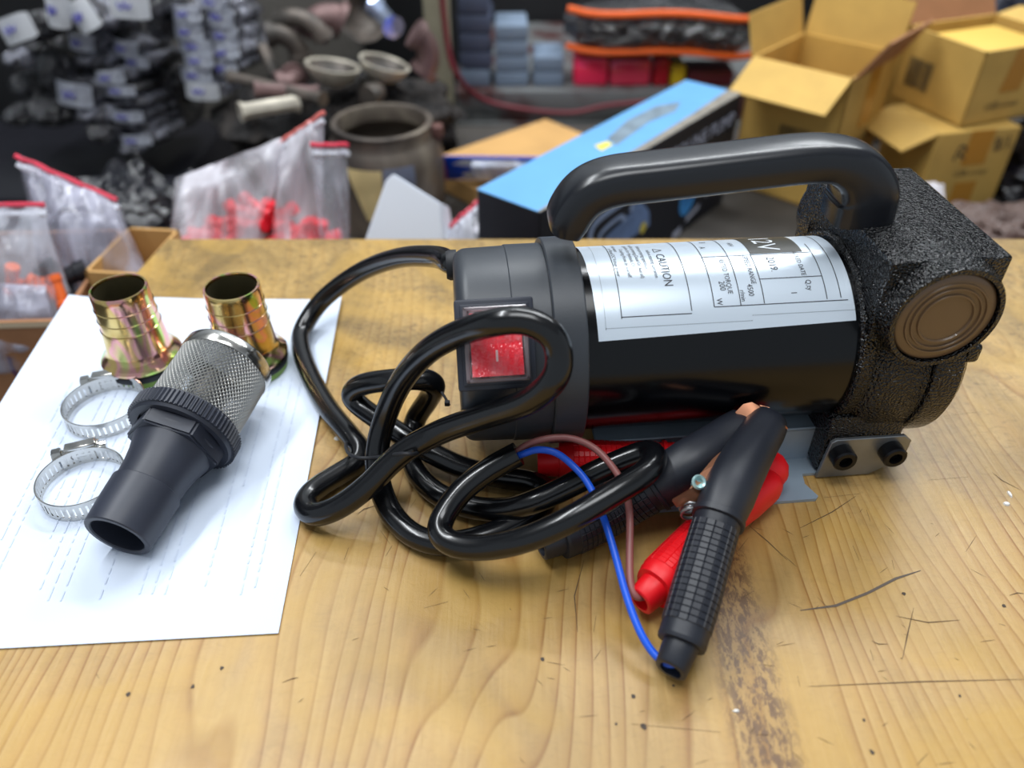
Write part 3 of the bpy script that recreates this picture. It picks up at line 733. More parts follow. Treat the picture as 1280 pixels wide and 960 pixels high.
for j in range(nZ + 1):
    grid.append([bm.verts.new((.0268 * math.cos(2 * math.pi * (k + .5 * (j % 2)) / nA), .0268 * math.sin(2 * math.pi * (k + .5 * (j % 2)) / nA), zr0 + (zr1 - zr0) * j / nZ)) for k in range(nA)])
for j in range(nZ - 1):
    for k in range(nA):
        o_ = j % 2
        bm.faces.new((grid[j][k], grid[j + 1][(k + o_) % nA], grid[j + 2][k], grid[j + 1][(k + o_ - 1) % nA]))
mo = finish('mesh_screen', bm, M_MESHW, st, smooth=False, flip=False)
md = mo.modifiers.new('wire', 'WIREFRAME'); md.thickness = .0012; md.use_even_offset = False; md.use_replace = True; mo['kind'] = 'stuff'
bm = new(); add_lathe(bm, [(.0100, zr0), (.0110, zr0), (.0110, zr1 - .010), (.0, zr1 - .008)], 24); finish('inner_valve', bm, mat('grey_valve', (110, 112, 116), .4, metal=.5), st)
bm = new(); add_lathe(bm, pr_([(.0262, .1262), (.0276, .1262), (.0280, .1270), (.0280, .1345), (.0272, .1358), (.0, .1358), (0, .1345), (.0262, .1345)]), 64); finish('steel_end_cap', bm, M_INOX, st, ang=50)
bm = new(); a_ = 2.2
add_tube(bm, [Vector((math.cos(-1.2) * r, math.sin(-1.2) * r, z * k_)) for r, z in out[1:5] + [(.0193, .0310)]], .00025, 6); finish('mould_line', bm, mat('pale_scuff', (92, 96, 112), .5), st)

# ---------------------------------------------------------------- worm hose clamps
def hose_clamp(label, c, Rr, scr, tilt):
    t = thing('hose_clamp', label, 'hose clamp', c, tilt, 'worm drive hose clamps')
    hb = .0115; n = 96; r0, r1 = Rr - .0004, Rr + .0004
    bm = new(); s0, s1 = R(scr - 24), R(scr + 24)
    # band with punched slots: frame rails plus cross bars
    for z0, z1 in ((0, .0026), (hb - .0026, hb)):
        add_lathe(bm, [(r0, z0), (r1, z0), (r1, z1), (r0, z1)], n, closed=True)
    nb = 44
    for k in range(nb):
        a = 2 * math.pi * k / nb; M_ = Matrix.Rotation(a, 4, 'Z')
        add_box(bm, (r0, -.0011, .0024), (r1, .0011, hb - .0024), 0, 1, M_)
    finish('slotted_band', bm, M_INOX, t, ang=30)
    bm = new(); rings = []
    for k in range(15):
        a = s0 + (s1 - s0) * k / 14
        rings.append([bm.verts.new((r * math.cos(a), r * math.sin(a), z)) for r, z in ((Rr + .0004, -.0006), (Rr + .0013, -.0006), (Rr + .0013, hb + .0006), (Rr + .0004, hb + .0006))])
    for a, b_ in zip(rings, rings[1:]):
        for k in range(4): bm.faces.new((a[k], a[(k + 1) % 4], b_[(k + 1) % 4], b_[k]))
    bm.faces.new(rings[0]); bm.faces.new(rings[-1])
    finish('saddle', bm, M_INOX, t)
    M_ = Matrix.Rotation(R(scr), 4, 'Z') @ Matrix.Translation((Rr + .0046, 0, hb / 2 + .001)) @ Matrix.Scale(1.3, 4)
    bm = new(); add_lathe(bm, [(0, -.0072), (.0034, -.0072), (.0040, -.0062), (.0040, .0062), (.0034, .0072), (0, .0072)], 20, M_ @ AX['y'])
    add_box(bm, (-.0038, -.0068, -.0052), (.0012, .0068, .0052), .0006, 1, M_)
    finish('worm_housing', bm, M_INOX, t, ang=40)
    bm = new(); add_lathe(bm, [(0, .0072), (.0022, .0072), (.0022, .0085), (.0036, .0088), (.0036, .0122), (.0031, .0128), (0, .0128)], 6, M_ @ (AX['y']))
    add_lathe(bm, [(.0, .0072), (.0022, .0072), (.0022, .010), (0, .010)], 12, M_ @ AX['-y'])
    finish('worm_screw', bm, M_INOX, t, smooth=False)
    return t
hose_clamp('steel worm drive hose clamp lying nearer the left brass hose tail', P(136, 517, .0012), .0245, 108, (0, 0, 0))
hose_clamp('steel worm drive hose clamp lying nearer the open end of the strainer', P(108, 612, .0012), .0235, 112, (0, 0, 0))

# ================================================================ background
BZ = T - .15                  # top of the rear bench
LZ = T - .30                  # top of the low bench at the left
M_BENCH = mat('grey_bench_board', (64, 60, 56), .7, var=.25, vscale=12)
rb = thing('rear_bench', 'dark bench behind the workbench heaped with cartons, bags and metal parts', 'bench', (0, 0, 0))
bm = new(); add_box(bm, (-.335, .66, BZ - .03), (.62, 1.27, BZ), .002); finish('bench_top', bm, M_BENCH, rb)
bm = new(); add_box(bm, (.621, .66, BZ - .03), (1.5, 1.7, BZ), .002); finish('bench_top', bm, M_BENCH, rb)
for x, y in ((-.33, .67), (-.33, 1.20), (1.40, .67), (1.40, 1.62), (.63, 1.2)):
    bm = new(); add_box(bm, (x, y, 0), (x + .05, y + .05, BZ - .03), .002); finish('leg', bm, M_BENCH, rb)
lb = thing('low_bench', 'low dark bench at the left behind the paper sheet', 'bench', (0, 0, 0))
bm = new(); add_box(bm, (-1.6, .32, LZ - .03), (-.37, 1.70, LZ), .002); finish('bench_top', bm, M_BENCH, lb)
for x, y in ((-1.58, .34), (-.44, .34), (-1.58, 1.62), (-.44, 1.62)):
    bm = new(); add_box(bm, (x, y, 0), (x + .05, y + .05, LZ - .03), .002); finish('leg', bm, M_BENCH, lb)

# wooden upright and steel shelf
bm = new(); add_box(bm, (-.134, 1.29, 0), (-.096, 1.33, 2.5), .003); o = finish('wooden_post', bm, mat('dusty_olive_wood', (150, 145, 122), .8, var=.12, vscale=25)); tag(o, 'pale upright wooden post left of the steel shelf', 'post')
sh = thing('steel_shelf', 'grey dented steel shelf carrying grey boxes and black orange-edged bags', 'shelf', (0, 0, 0))
M_SHF = mat('dirty_grey_steel', (120, 122, 122), .55, metal=.3, rgb2=(88, 58, 56), vscale=16, vth=(.48, .62))
SY, SZ = 1.34, T - .118
bm = new(); add_box(bm, (-.094, SY, SZ - .004), (.56, 1.75, SZ), .001); finish('shelf_plate', bm, M_SHF, sh)
bm = new(); add_box(bm, (-.094, SY - .004, SZ - .055), (.56, SY - .0005, SZ), .001); add_box(bm, (-.094, SY - .014, SZ - .055), (.56, SY - .004, SZ - .050), .001); finish('shelf_lip', bm, M_SHF, sh)
for x in (-.09, .53):
    for y in (1.36, 1.70):
        bm = new(); add_box(bm, (x, y, 0), (x + .03, y + .03, SZ - .056), .001); finish('leg', bm, M_SHF, sh)
bm = new(); add_tube(bm, relax(spline([(-.108, 1.285, T + .12), (-.100, 1.284, T - .02), (-.085, 1.28, T - .075), (-.05, 1.32, T - .125), (.02, 1.32, T - .142), (.10, 1.32, T - .148), (.16, 1.32, T - .135), (.26, 1.32, T - .128), (.34, 1.32, T - .130)], 6), 2), .0042, 10)
tag(finish('red_cable', bm, mat('dull_red_cable', (110, 34, 44), .5)), 'dull red cable hanging down the wooden post and along the shelf edge', 'cable')

def boxat(name, label, cat, lo, hi, m, group=None, bev=.003, yaw=0):
    c = Vector(((lo[0] + hi[0]) / 2, (lo[1] + hi[1]) / 2, lo[2])); bm = new()
    add_box(bm, (lo[0] - c.x, lo[1] - c.y, 0), (hi[0] - c.x, hi[1] - c.y, hi[2] - lo[2]), bev)
    o = finish(name, bm, m); o.location = c; o.rotation_euler = (0, 0, yaw); return tag(o, label, cat, group)
M_GB = mat('blue_grey_plastic', (122, 138, 158), .5, var=.06, vscale=20); M_GB2 = mat('dark_slate_plastic', (74, 82, 104), .5, var=.1, vscale=20)
names = ['lowest', 'second', 'third', 'fourth', 'fifth', 'sixth']
for k in range(6):
    boxat('grey_box', names[k] + ' slate box from below in the tall stack by the wooden post', 'box', (-.086, 1.36, SZ + k * .0285 + .0004), (-.036 + .003 * (k % 2), 1.44, SZ + k * .0285 + .0275), M_GB2 if k > 0 else M_GB, 'grey boxes on the steel shelf', yaw=.02 * (k % 3 - 1))
for k in range(4):
    boxat('grey_box', names[k] + ' blue-grey box from the shelf up in the middle stack of four', 'box', (-.028, 1.36, SZ + k * .0245 + .0004), (.028 - .001 * k, 1.44, SZ + k * .0245 + .0238), M_GB, 'grey boxes on the steel shelf', yaw=.02 * (k % 2))
for k in range(2):
    boxat('grey_box', ('lower' if k == 0 else 'upper') + ' blue-grey box in the short stack left of the pink packets', 'box', (.036, 1.36, SZ + k * .0245 + .0004), (.086, 1.44, SZ + k * .0245 + .0238), M_GB, 'grey boxes on the steel shelf')
M_PINK = mat('glossy_crimson_packet', (240, 40, 86), .25, coat=.5); M_DKR = mat('crimson_plastic', (170, 14, 34), .3)
boxat('plastic_packet', 'bright crimson wrapped packet at the left end under the black bags', 'packet', (.103, 1.36, SZ + .0004), (.160, 1.43, SZ + .046), M_PINK, 'packets under the black bags', .006)
boxat('plastic_packet', 'longer rosy wrapped packet in the middle under the black bags', 'packet', (.163, 1.36, SZ + .0004), (.232, 1.43, SZ + .043), mat('rose_packet', (214, 52, 84), .25, coat=.6), 'packets under the black bags', .006)
boxat('plastic_packet', 'narrow deep red packet beside the yellow one on the shelf', 'packet', (.236, 1.36, SZ + .0004), (.262, 1.42, SZ + .044), M_DKR, 'packets under the black bags', .004)
boxat('plastic_packet', 'small yellow packet on the shelf under the black bags', 'packet', (.266, 1.36, SZ + .0004), (.289, 1.42, SZ + .034), mat('yellow_plastic', (206, 176, 30), .4), 'packets under the black bags', .003)
boxat('plastic_packet', 'dark maroon packet on the shelf at the right of the yellow one', 'packet', (.295, 1.36, SZ + .0004), (.37, 1.42, SZ + .026), mat('maroon_plastic', (84, 24, 34), .4), 'packets under the black bags', .003)

# black soft bags with orange piping
def tool_bag(label, x0, x1, y0, y1, z0, z1, seed):
    t = thing('tool_bag', label, 'bag', ((x0 + x1) / 2, (y0 + y1) / 2, z0), group='orange edged bags on the shelf')
    bm = new(); n, m_ = 40, 14; W, D, Hh = (x1 - x0) / 2, (y1 - y0) / 2, z1 - z0
    bow = lambda u: .004 * math.sin(u * 3.2 + seed) - .007 * u
    rings = []
    for i in range(n + 1):
        u = -1 + 2 * i / n; pinch = max(.15, (1 - abs(u) ** 5)) ** .5; ring = []
        for k in range(m_ * 2):
            th = math.pi * k / m_; yy = math.cos(th) * D * pinch; zz = math.sin(th)
            zz = math.copysign(abs(zz) ** .7, zz) * Hh / 2 * pinch
            nz = noise.noise(Vector((u * 5, th * 1.4, seed))) * .006
            ring.append(bm.verts.new((u * W, yy, Hh / 2 + zz * (1 if abs(u) < .9 else .9) + nz + bow(u) + .008)))
        rings.append(ring)
    for a, b in zip(rings, rings[1:]):
        for k in range(m_ * 2): bm.faces.new((a[k], a[(k + 1) % (m_ * 2)], b[(k + 1) % (m_ * 2)], b[k]))
    bm.faces.new(rings[0]); bm.faces.new(rings[-1])
    finish('bag_body', bm, mat('black_bag_in_film', (24, 24, 30), .2, bump=('noise', 55, 1.0, .03), coat=1.0), t, ang=80)
    for zf, nm in ((.12, 0), (.88, 1)):
        bm = new(); pts = [Vector((u * W * .97, -D * .78 * max(.2, 1 - abs(u) ** 5) ** .5 - .004, Hh * zf + bow(u) + .008)) for u in [-1 + 2 * i / 30 for i in range(31)]]
        add_tube(bm, pts, .0058, 8); finish('piping', bm, mat('orange_piping', (236, 100, 30), .45), t)
    return t
tool_bag('black soft bag with orange piping, wrapped in clear film, on the crimson packets', .085, .40, 1.33, 1.45, SZ + .043, SZ + .118, 1.0)
tool_bag('black bag top edge above the orange-edged one', .12, .46, 1.40, 1.52, SZ + .125, SZ + .150, 3.0) if False else None

# rusty steel pipe piece used as a bin
br_ = thing('steel_drum', 'rusty brown open steel drum with a cream paint patch behind the workbench', 'drum', (-.158, .955, BZ)); br_.scale = (1.08, 1.08, 1)
bm = new(); hh = .128
add_lathe(bm, [(.062, 0), (.0665, .002), (.0670, .06), (.0670, .085), (.0640, .100), (.0585, .108), (.0560, .112), (.0560, .124), (.0570, .127), (.0560, hh), (.0510, hh), (.0495, .124), (.0495, .108), (.0600, .095), (.0620, .060), (.0610, .004), (0, .004), (0, 0)], 64)
finish('drum_wall', bm, M_BARREL, br_)
def patch(a0, a1, z0, z1, m, nm, skew_=0):
    bm = new(); n = 12; rows = []
    for j in range(7):
        z = z0 + (z1 - z0) * j / 6; f = 1 - j / 6
        rr = .0670 if z < .085 else .0670 - (z - .085) * .2
        rows.append([bm.verts.new(((rr + .0004) * math.cos(R(a0 + (a1 - a0) * i / n + f * skew_ * (1 - i / n))), (rr + .0004) * math.sin(R(a0 + (a1 - a0) * i / n + f * skew_ * (1 - i / n))), z)) for i in range(n + 1)])
    for a, b in zip(rows, rows[1:]):
        for i in range(n): bm.faces.new((a[i], a[i + 1], b[i + 1], b[i]))
    return finish(nm, bm, m, br_, flip=False)
patch(238, 274, .030, .094, mat('cream_paint_patch', (200, 180, 128), .6, var=.12), 'cream_patch', 18)
patch(276, 306, .024, .096, mat('blue_grey_patch', (112, 118, 136), .35, var=.2, vscale=30), 'bare_patch', -6)
bm = new(); add_box(bm, (.046, -.006, .106), (.068, .010, .122), .003); finish('lug', bm, mat('rust_lug', (96, 62, 56), .7), br_)

# folded white card
bm = new(); 
wy = .715; q = [PY(x, y, wy) for x, y in ((440, 345), (560, 345), (548, 264), (487, 233), (478, 240))]
a = [bm.verts.new((p.x + .098, max(0, p.z - BZ) * .42 - .035, max(0, p.z - BZ))) for p in q]; b = [bm.verts.new((p.x + .104, .06, max(0, p.z - BZ) * .8)) for p in q]
bm.faces.new(a); bm.faces.new(b)
for k in range(5): bm.faces.new((a[k], a[(k + 1) % 5], b[(k + 1) % 5], b[k]))
bmesh.ops.bevel(bm, geom=bm.edges[:], offset=.0012, segments=2, affect='EDGES')
o = finish('white_carton', bm, M_WHITE); o.location = (-.098, wy, BZ); tag(o, 'small white folded carton in front of the rusty drum', 'box')

# flat cardboard box with blister packs on it
def carton(name, label, centre, sx, sy, sz, yaw, m, mi, tilt=0, th=.003, group=None, open_=True, cat='box', roll=0):
    t = thing(name, label, cat, centre, (R(tilt), R(roll), R(yaw)), group)
    bm = new(); X, Y = sx / 2, sy / 2
    if open_:
        add_box(bm, (-X, -Y, 0), (X, Y, th)); add_box(bm, (-X, -Y, 0), (X, -Y + th, sz), mi=0); add_box(bm, (-X, Y - th, 0), (X, Y, sz))
        add_box(bm, (-X, -Y, 0), (-X + th, Y, sz)); add_box(bm, (X - th, -Y, 0), (X, Y, sz))
    else: add_box(bm, (-X, -Y, 0), (X, Y, sz), .0015)
    finish('carton_body', bm, m, t, smooth=False); t['dim'] = (sx, sy, sz); return t
def flap(t, side, length, ang, m, th=.0028, taper=.0):
    """side: '-y','+y','-x','+x'; ang from upright (0) outward to 180 (hanging down)"""
    sx, sy, sz = t['dim']; L_ = (sx if 'y' in side else sy) - .002
    bm = new(); v = add_box(bm, (-L_ / 2, -th, 0), (L_ / 2, 0, length))
    for q in v:
        if q.co.z > length / 2: q.co.x *= (1 - taper)
    o = finish('flap', bm, m, t, smooth=False)
    rz = {'-y': 0, '+x': 90, '+y': 180, '-x': -90}[side]
    off = {'-y': (0, -sy / 2, sz), '+y': (0, sy / 2, sz), '-x': (-sx / 2, 0, sz), '+x': (sx / 2, 0, sz)}[side]
    o.matrix_local = Matrix.Translation(off) @ Matrix.Rotation(R(rz), 4, 'Z') @ Matrix.Rotation(R(ang), 4, 'X'); return o
def on_face(t, side, cx, cz, fn):
    """frame on a carton face: x to the right, y up, seen from outside"""
    sx, sy, sz = t['dim']
    base = {'-y': Matrix.Translation((0, -sy / 2 - .0006, 0)), '+x': Matrix.Translation((sx / 2 + .0006, 0, 0)) @ Matrix.Rotation(R(90), 4, 'Z'), '-x': Matrix.Translation((-sx / 2 - .0006, 0, 0)) @ Matrix.Rotation(R(-90), 4, 'Z'), 'top': Matrix.Translation((0, 0, sz + .0006)) @ Matrix.Rotation(R(-90), 4, 'X')}[side]
    return fn(base @ Matrix.Translation((cx, 0, cz)))
def decal(t, side, pts, m, name, lift=0):
    def f(M):
        bm = new(); bm.faces.new([bm.verts.new(M @ Vector((x, -lift, z))) for x, z in pts]); return finish(name, bm, m, t, flip=False)
    return on_face(t, side, 0, 0, f)
def decal_text(t, side, s, x, z, size, m, name='print', rot=0, lift=0, sx_=1.0):
    def f(M):
        bm = new(); c_, s_ = math.cos(R(rot)), math.sin(R(rot))
        add_text(bm, s, size, lambda a, b: M @ Vector((x + (a * sx_ * c_ - b * s_), -.0003 - lift, z + (a * sx_ * s_ + b * c_))))
        return finish(name, bm, m, t, flip=False)
    return on_face(t, side, 0, 0, f)
M_PRT = mat('grey_box_print', (92, 78, 52), .7)
fc = carton('flat_carton', 'plain brown flat carton under the blue blister pack', (.030, 1.07, BZ + .0005), .24, .20, .028, 42, M_CARD2, M_CARD2, open_=False)
# blister pack: blue card with clear front
bp_ = thing('blister_pack', 'blue and clear blister pack lying on the flat brown carton', 'packet', (.008, 1.000, BZ + .030), (R(32), 0, R(-2)))
bm = new(); add_box(bm, (-.098, -.001, 0), (.098, .001, .052), .0006); finish('backing_card', bm, mat('royal_blue_card', (26, 84, 226), .35), bp_)
bm = new(); add_box(bm, (-.060, -.012, .016), (.055, -.001, .047), .004, 3); finish('clear_blister', bm, plastic_film('blister_film', (215, 222, 240), .75, .12, 30), bp_)
bm = new(); bm.faces.new([bm.verts.new(v) for v in ((-.085, -.0016, .036), (-.03, -.0016, .026), (.0, -.0016, .022), (.0, -.0016, .048), (-.07, -.0016, .048))]); finish('white_swoosh', bm, M_WHITE, bp_, flip=False)
bm = new(); bm.faces.new([bm.verts.new((-.056 + .018 * math.cos(k * .4), -.0017, .013 + .008 * math.sin(k * .4))) for k in range(16)]); finish('white_badge', bm, M_WHITE, bp_, flip=False)
bm = new(); add_box(bm, (-.100, -.0022, .002), (-.094, -.001, .046)); finish('pink_edge', bm, mat('pink_edge', (226, 70, 130), .4), bp_)
# leaflet
lf = carton('printed_leaflet', 'pale printed leaflet hanging over the front of the flat carton', (-.008, .908, BZ + .0165), .068, .055, .0012, -22, mat('leaflet_paper', (206, 204, 212), .6), M_WHITE, open_=False, cat='paper', tilt=18)
for k in range(6): decal(lf, 'top', [(-.026, -.018 + k * .006), (.026 - .01 * (k % 2), -.018 + k * .006), (.026 - .01 * (k % 2), -.0160 + k * .006), (-.026, -.0160 + k * .006)], mat('lilac_print', (140, 128, 170), .6), 'print_line')

# pump carton, blue lid and black sides
L = .410
ex = Vector((math.cos(R(51)), math.sin(R(51)), 0))
pc = carton('pump_carton', 'long black carton with pale blue top lying behind the pump handle', (.026 + ex.x * L / 2 - .777 * .039, .676 + ex.y * L / 2 + .63 * .039, BZ + .0005), L, .078, .146, 51, mat('black_printed_board', (18, 22, 34), .5), None, open_=False)
M_SKY = mat('sky_blue_board', (98, 160, 212), .45, var=.06, vscale=12)
decal(pc, 'top', [(-L / 2, -.0388), (L / 2, -.0388), (L / 2, .0388), (-L / 2, .0388)], M_SKY, 'blue_top')
decal(pc, 'top', [(-L / 2, -.0388), (L / 2, -.0388), (L / 2, -.020), (L / 2 - .1, -.026), (-L / 2 + .12, -.031), (-L / 2, -.036)], mat('worn_board_edge', (128, 122, 112), .8, var=.25, vscale=60), 'worn_edge', lift=.0003)
decal(pc, 'top', [(-.03, -.008), (.05, .000), (.10, -.006), (.13, .004), (.10, .020), (.04, .022), (-.02, .010)], mat('grey_picture', (112, 128, 140), .5, var=.2, vscale=60), 'picture', lift=.0003)
decal(pc, 'top', [(-.052, -.004), (-.030, -.004), (-.026, .006), (-.045, .010)], mat('yellow_print', (224, 206, 84), .5), 'yellow_spot', lift=.0003)
M_WP = mat('pale_print', (196, 202, 222), .5)
decal_text(pc, '-y', 'GASOLINE PUMP', .008, .112, .0235, M_WP, 'title_print', sx_=1.05)
M_LINE = mat('pale_blue_line', (150, 170, 205), .5)
def stroke(t, side, pts, wd, m, name):
    def f(M):
        bm = new(); q = relax(spline([(x, 0, z) for x, z in pts], 5), 1); pr = None
        for i, p in enumerate(q):
            tt = (q[min(i + 1, len(q) - 1)] - q[max(0, i - 1)]).normalized(); nn = Vector((-tt.z, 0, tt.x)) * wd
            cur = (bm.verts.new(M @ (p + nn + Vector((0, -.0004, 0)))), bm.verts.new(M @ (p - nn + Vector((0, -.0004, 0)))))
            if pr: bm.faces.new((pr[0], pr[1], cur[1], cur[0]))
            pr = cur
        return finish(name, bm, m, t, flip=False)
    return on_face(t, side, 0, 0, f)
stroke(pc, '-y', [(-0.1139, 0.07), (-0.118, 0.087), (-0.1045, 0.099), (-0.0464, 0.101), (-0.037, 0.093), (-0.0397, 0.083)], .0042, M_LINE, 'pump_picture')
stroke(pc, '-y', [(-0.1004, 0.07), (-0.0964, 0.081), (-0.0599, 0.085), (-0.0505, 0.075)], .003, M_LINE, 'pump_picture')
decal(pc, '-y', [(-0.1139, 0.047), (0.0076, 0.047), (0.0035, 0.065), (-0.0154, 0.085), (-0.0059, 0.097), (-0.0194, 0.101), (-0.037, 0.081), (-0.1072, 0.067)], mat('pump_blue_grey', (110, 136, 180), .5, var=.15, vscale=60), 'pump_picture')
bm_pts = [(-.008 + .007 * math.cos(k * .5), .050 + .007 * math.sin(k * .5)) for k in range(13)]
decal(pc, '-y', bm_pts, mat('yellow_print', (224, 206, 84), .5), 'yellow_dot', lift=.0004)
decal(pc, '-y', [(.097 + .019 * math.cos(k * .25), .046 + .022 * math.sin(k * .25)) for k in range(25)], mat('bright_blue_dot', (64, 150, 222), .5), 'blue_badge')
decal_text(pc, '-y', '220', .085, .042, .014, mat('dark_blue_print', (30, 70, 130), .5), 'badge_print', lift=.0003)
decal(pc, '-y', [(.100, .012), (.132, .020), (.134, .027), (.102, .019)], M_WP, 'white_bar')
decal(pc, '-y', [(.070, .000), (.090, .002), (.090, .012), (.070, .010)], M_WP, 'white_spot')
decal_text(pc, '-y', 'DC-12V', .145, .030, .016, M_WP, 'voltage_print')

# open carton A
bxA = carton('open_carton', 'open cardboard carton with four raised flaps standing nearest the pump handle', (.404, 1.065, BZ + .0005), .132, .142, .172, -42, M_CARD, M_CARDI, group='open cartons behind the pump')
flap(bxA, '-y', .062, 118, M_CARD, taper=.02); flap(bxA, '+x', .055, 32, M_CARD3, taper=.04); flap(bxA, '+y', .060, 14, M_CARD); flap(bxA, '-x', .050, 16, M_CARD)
decal(bxA, '+x', [(-.012, .095), (.022, .095), (.022, .170), (-.012, .170)], M_TAPE, 'tape')
decal(bxA, '+x', [(-.010, .0), (.020, .0), (.020, .052), (-.010, .052)], M_TAPE, 'tape')
decal_text(bxA, '+x', 'USB-cover', -.018, .072, .013, M_PRT); 
def barcode(t, side, x0, z0, w_, h_):
    def f(M):
        bm = new(); rg = random.Random(5); x = x0
        while x < x0 + w_:
            ww = rg.choice((.0012, .0020, .0028)); bm.faces.new([bm.verts.new(M @ Vector(v)) for v in ((x, 0, z0), (x + ww, 0, z0), (x + ww, 0, z0 + h_), (x, 0, z0 + h_))]); x += ww + rg.choice((.0010, .0016))
        return tag(finish('barcode', bm, M_PRT, t, flip=False), kind='stuff')
    return on_face(t, side, 0, 0, f)
barcode(bxA, '-y', -.010, .065, .046, .034)
# lower carton B
bxB = carton('closed_carton', 'lower cardboard carton with handwriting and amber tape under the barcoded one', (.580, 1.035, BZ + .0005), .118, .105, .104, 12, M_CARD, M_CARDI, open_=False)
flap(bxB, '-x', .050, 112, M_CARD)
decal(bxB, '-y', [(-.012, .058), (.022, .058), (.022, .104), (-.012, .104)], M_TAPE, 'tape'); decal(bxB, '-y', [(-.010, .0), (.022, .0), (.022, .034), (-.010, .034)], M_TAPE, 'tape')
decal_text(bxB, '-y', 'USB-cover', -.018, .044, .0115, M_PRT)
stroke(bxB, '-y', [(-.026, .066), (-.022, .086), (-.012, .080), (-.020, .074), (-.010, .068)], .0012, M_INK, 'handwriting')
decal_text(bxB, '-y', 'B/1.', .028, .074, .026, M_INK, 'handwriting', rot=8, sx_=.7)
# upper carton C standing on B
bxC = carton('open_carton', 'cardboard carton with barcode and torn open top stacked on the handwritten one', (.612, 1.075, BZ + .1055), .150, .125, .092, 22, M_CARD, M_CARDI, group='open cartons behind the pump')
bm = new(); add_box(bm, (-.060, -.050, .003), (.050, .040, .086), .003); finish('inner_liner', bm, mat('yellow_liner_board', (220, 180, 80), .6), bxC)
flap(bxC, '+y', .035, 30, M_CARD3); flap(bxC, '+x', .04, 80, M_CARD)
barcode(bxC, '-x', -.045, .022, .038, .036)
decal(bxC, '-y', [(-.030, .038), (.004, .038), (.008, .092), (-.022, .092)], M_TAPE, 'tape'); decal_text(bxC, '-y', 'USB-cover', -.045, .018, .013, M_PRT)
bxD = carton('closed_carton', 'cardboard carton at the top edge behind the open flapped one', (.520, 1.33, BZ), .075, .075, .262, 3, M_CARD, M_CARDI, open_=False) if False else None
bm = new(); add_box(bm, (-.040, 0, 0), (.040, .08, .24), .002); o = finish('closed_carton', bm, M_CARD); o.location = (.563, 1.215, BZ); tag(o, 'tall cardboard carton poking up behind the open flapped one', 'box')

# ---- crumpled plastic: lumps, pouches
def lump(name, label, cat, c, r, m, seed, group=None, amp=.25, fr=3.0, cut=True):
    bm = new(); bmesh.ops.create_icosphere(bm, subdivisions=4, radius=1)
    for v in bm.verts:
        n_ = v.co.normalized(); k = 1 + amp * noise.noise(n_ * fr + Vector((seed, 0, 0))) + amp * .5 * noise.noise(n_ * fr * 2.7 + Vector((0, seed, 0)))
        v.co = Vector((n_.x * r[0] * k, n_.y * r[1] * k, max(-r[2] * .6, n_.z * r[2] * k)))
    lo = min(v.co.z for v in bm.verts)
    for v in bm.verts: v.co.z -= lo
    o = finish(name, bm, m, ang=60); o.location = (c[0], c[1], c[2]); return tag(o, label, cat, group)
def rock(v, s): return noise.noise(Vector(v) * s)
def pouch(name, label, corners, thick, m, seed, group='zip bags behind the workbench', zipc=None, nu=16, nv=18):
    """corners bl, br, tr, tl as world points"""
    bl_, br2, tr2, tl2 = [Vector(c) for c in corners]; base = (bl_ + br2) / 2
    t = thing(name, label, 'bag', base, (0, 0, 0), group); nrm = (br2 - bl_).cross(tl2 - bl_).normalized()
    bm = new(); sides = []
    for sg in (1, -1):
        g = []
        for j in range(nv + 1):
            v = j / nv; row = []
            for i in range(nu + 1):
                u = i / nu; p = (bl_.lerp(br2, u)).lerp(tl2.lerp(tr2, u), v)
                env = (4 * u * (1 - u)) ** .5 * min(1, (4 * (1 - v)) ** .8) * min(1, (v * 6 + .2))
                k = thick * env * (1 + .7 * rock((u * 3 + seed, v * 3, sg), 1.0)) + .010 * rock((u * 7 + v * 4, v * 2.2 + seed, 4), 1.0) + .004 * rock((u * 17, v * 9 + seed, 2), 1)
                row.append(bm.verts.new(p + nrm * (k if sg > 0 else -thick * env * .9 * (1 + .4 * rock((u * 3, v * 3 + seed, 8), 1))) - base))
            g.append(row)
        sides.append(g)
        for j in range(nv):
            for i in range(nu): bm.faces.new((g[j][i], g[j][i + 1], g[j + 1][i + 1], g[j + 1][i]))
    finish('film', bm, m, t, ang=70)
    if zipc:
        tp = [tl2.lerp(tr2, k / 12) + nrm * (.010 * rock((k / 12 * 7 + 4, 2.2 + seed, 4), 1.0) + .002) - base for k in range(13)]
        dn = ((bl_ + br2) / 2 - (tl2 + tr2) / 2).normalized()
        bm = new(); add_tube(bm, [p + dn * .002 for p in tp], .0024, 6); finish('zip_line', bm, zipc, t)
        bm = new(); add_tube(bm, [p + dn * .010 for p in tp], .0030, 6); finish('zip_band', bm, mat('milky_zip', (214, 216, 226), .35), t)
    return t
F1 = plastic_film('clear_bag_film', (222, 224, 236), .30, .16, 22)
F2 = plastic_film('milky_bag_film', (224, 222, 230), .40, .2, 18)
F3 = plastic_film('grey_bag_film', (196, 196, 214), .40, .18, 26)
ZR = mat('rose_zip_line', (214, 62, 84), .4); ZP = mat('pale_red_zip_line', (226, 120, 112), .4)
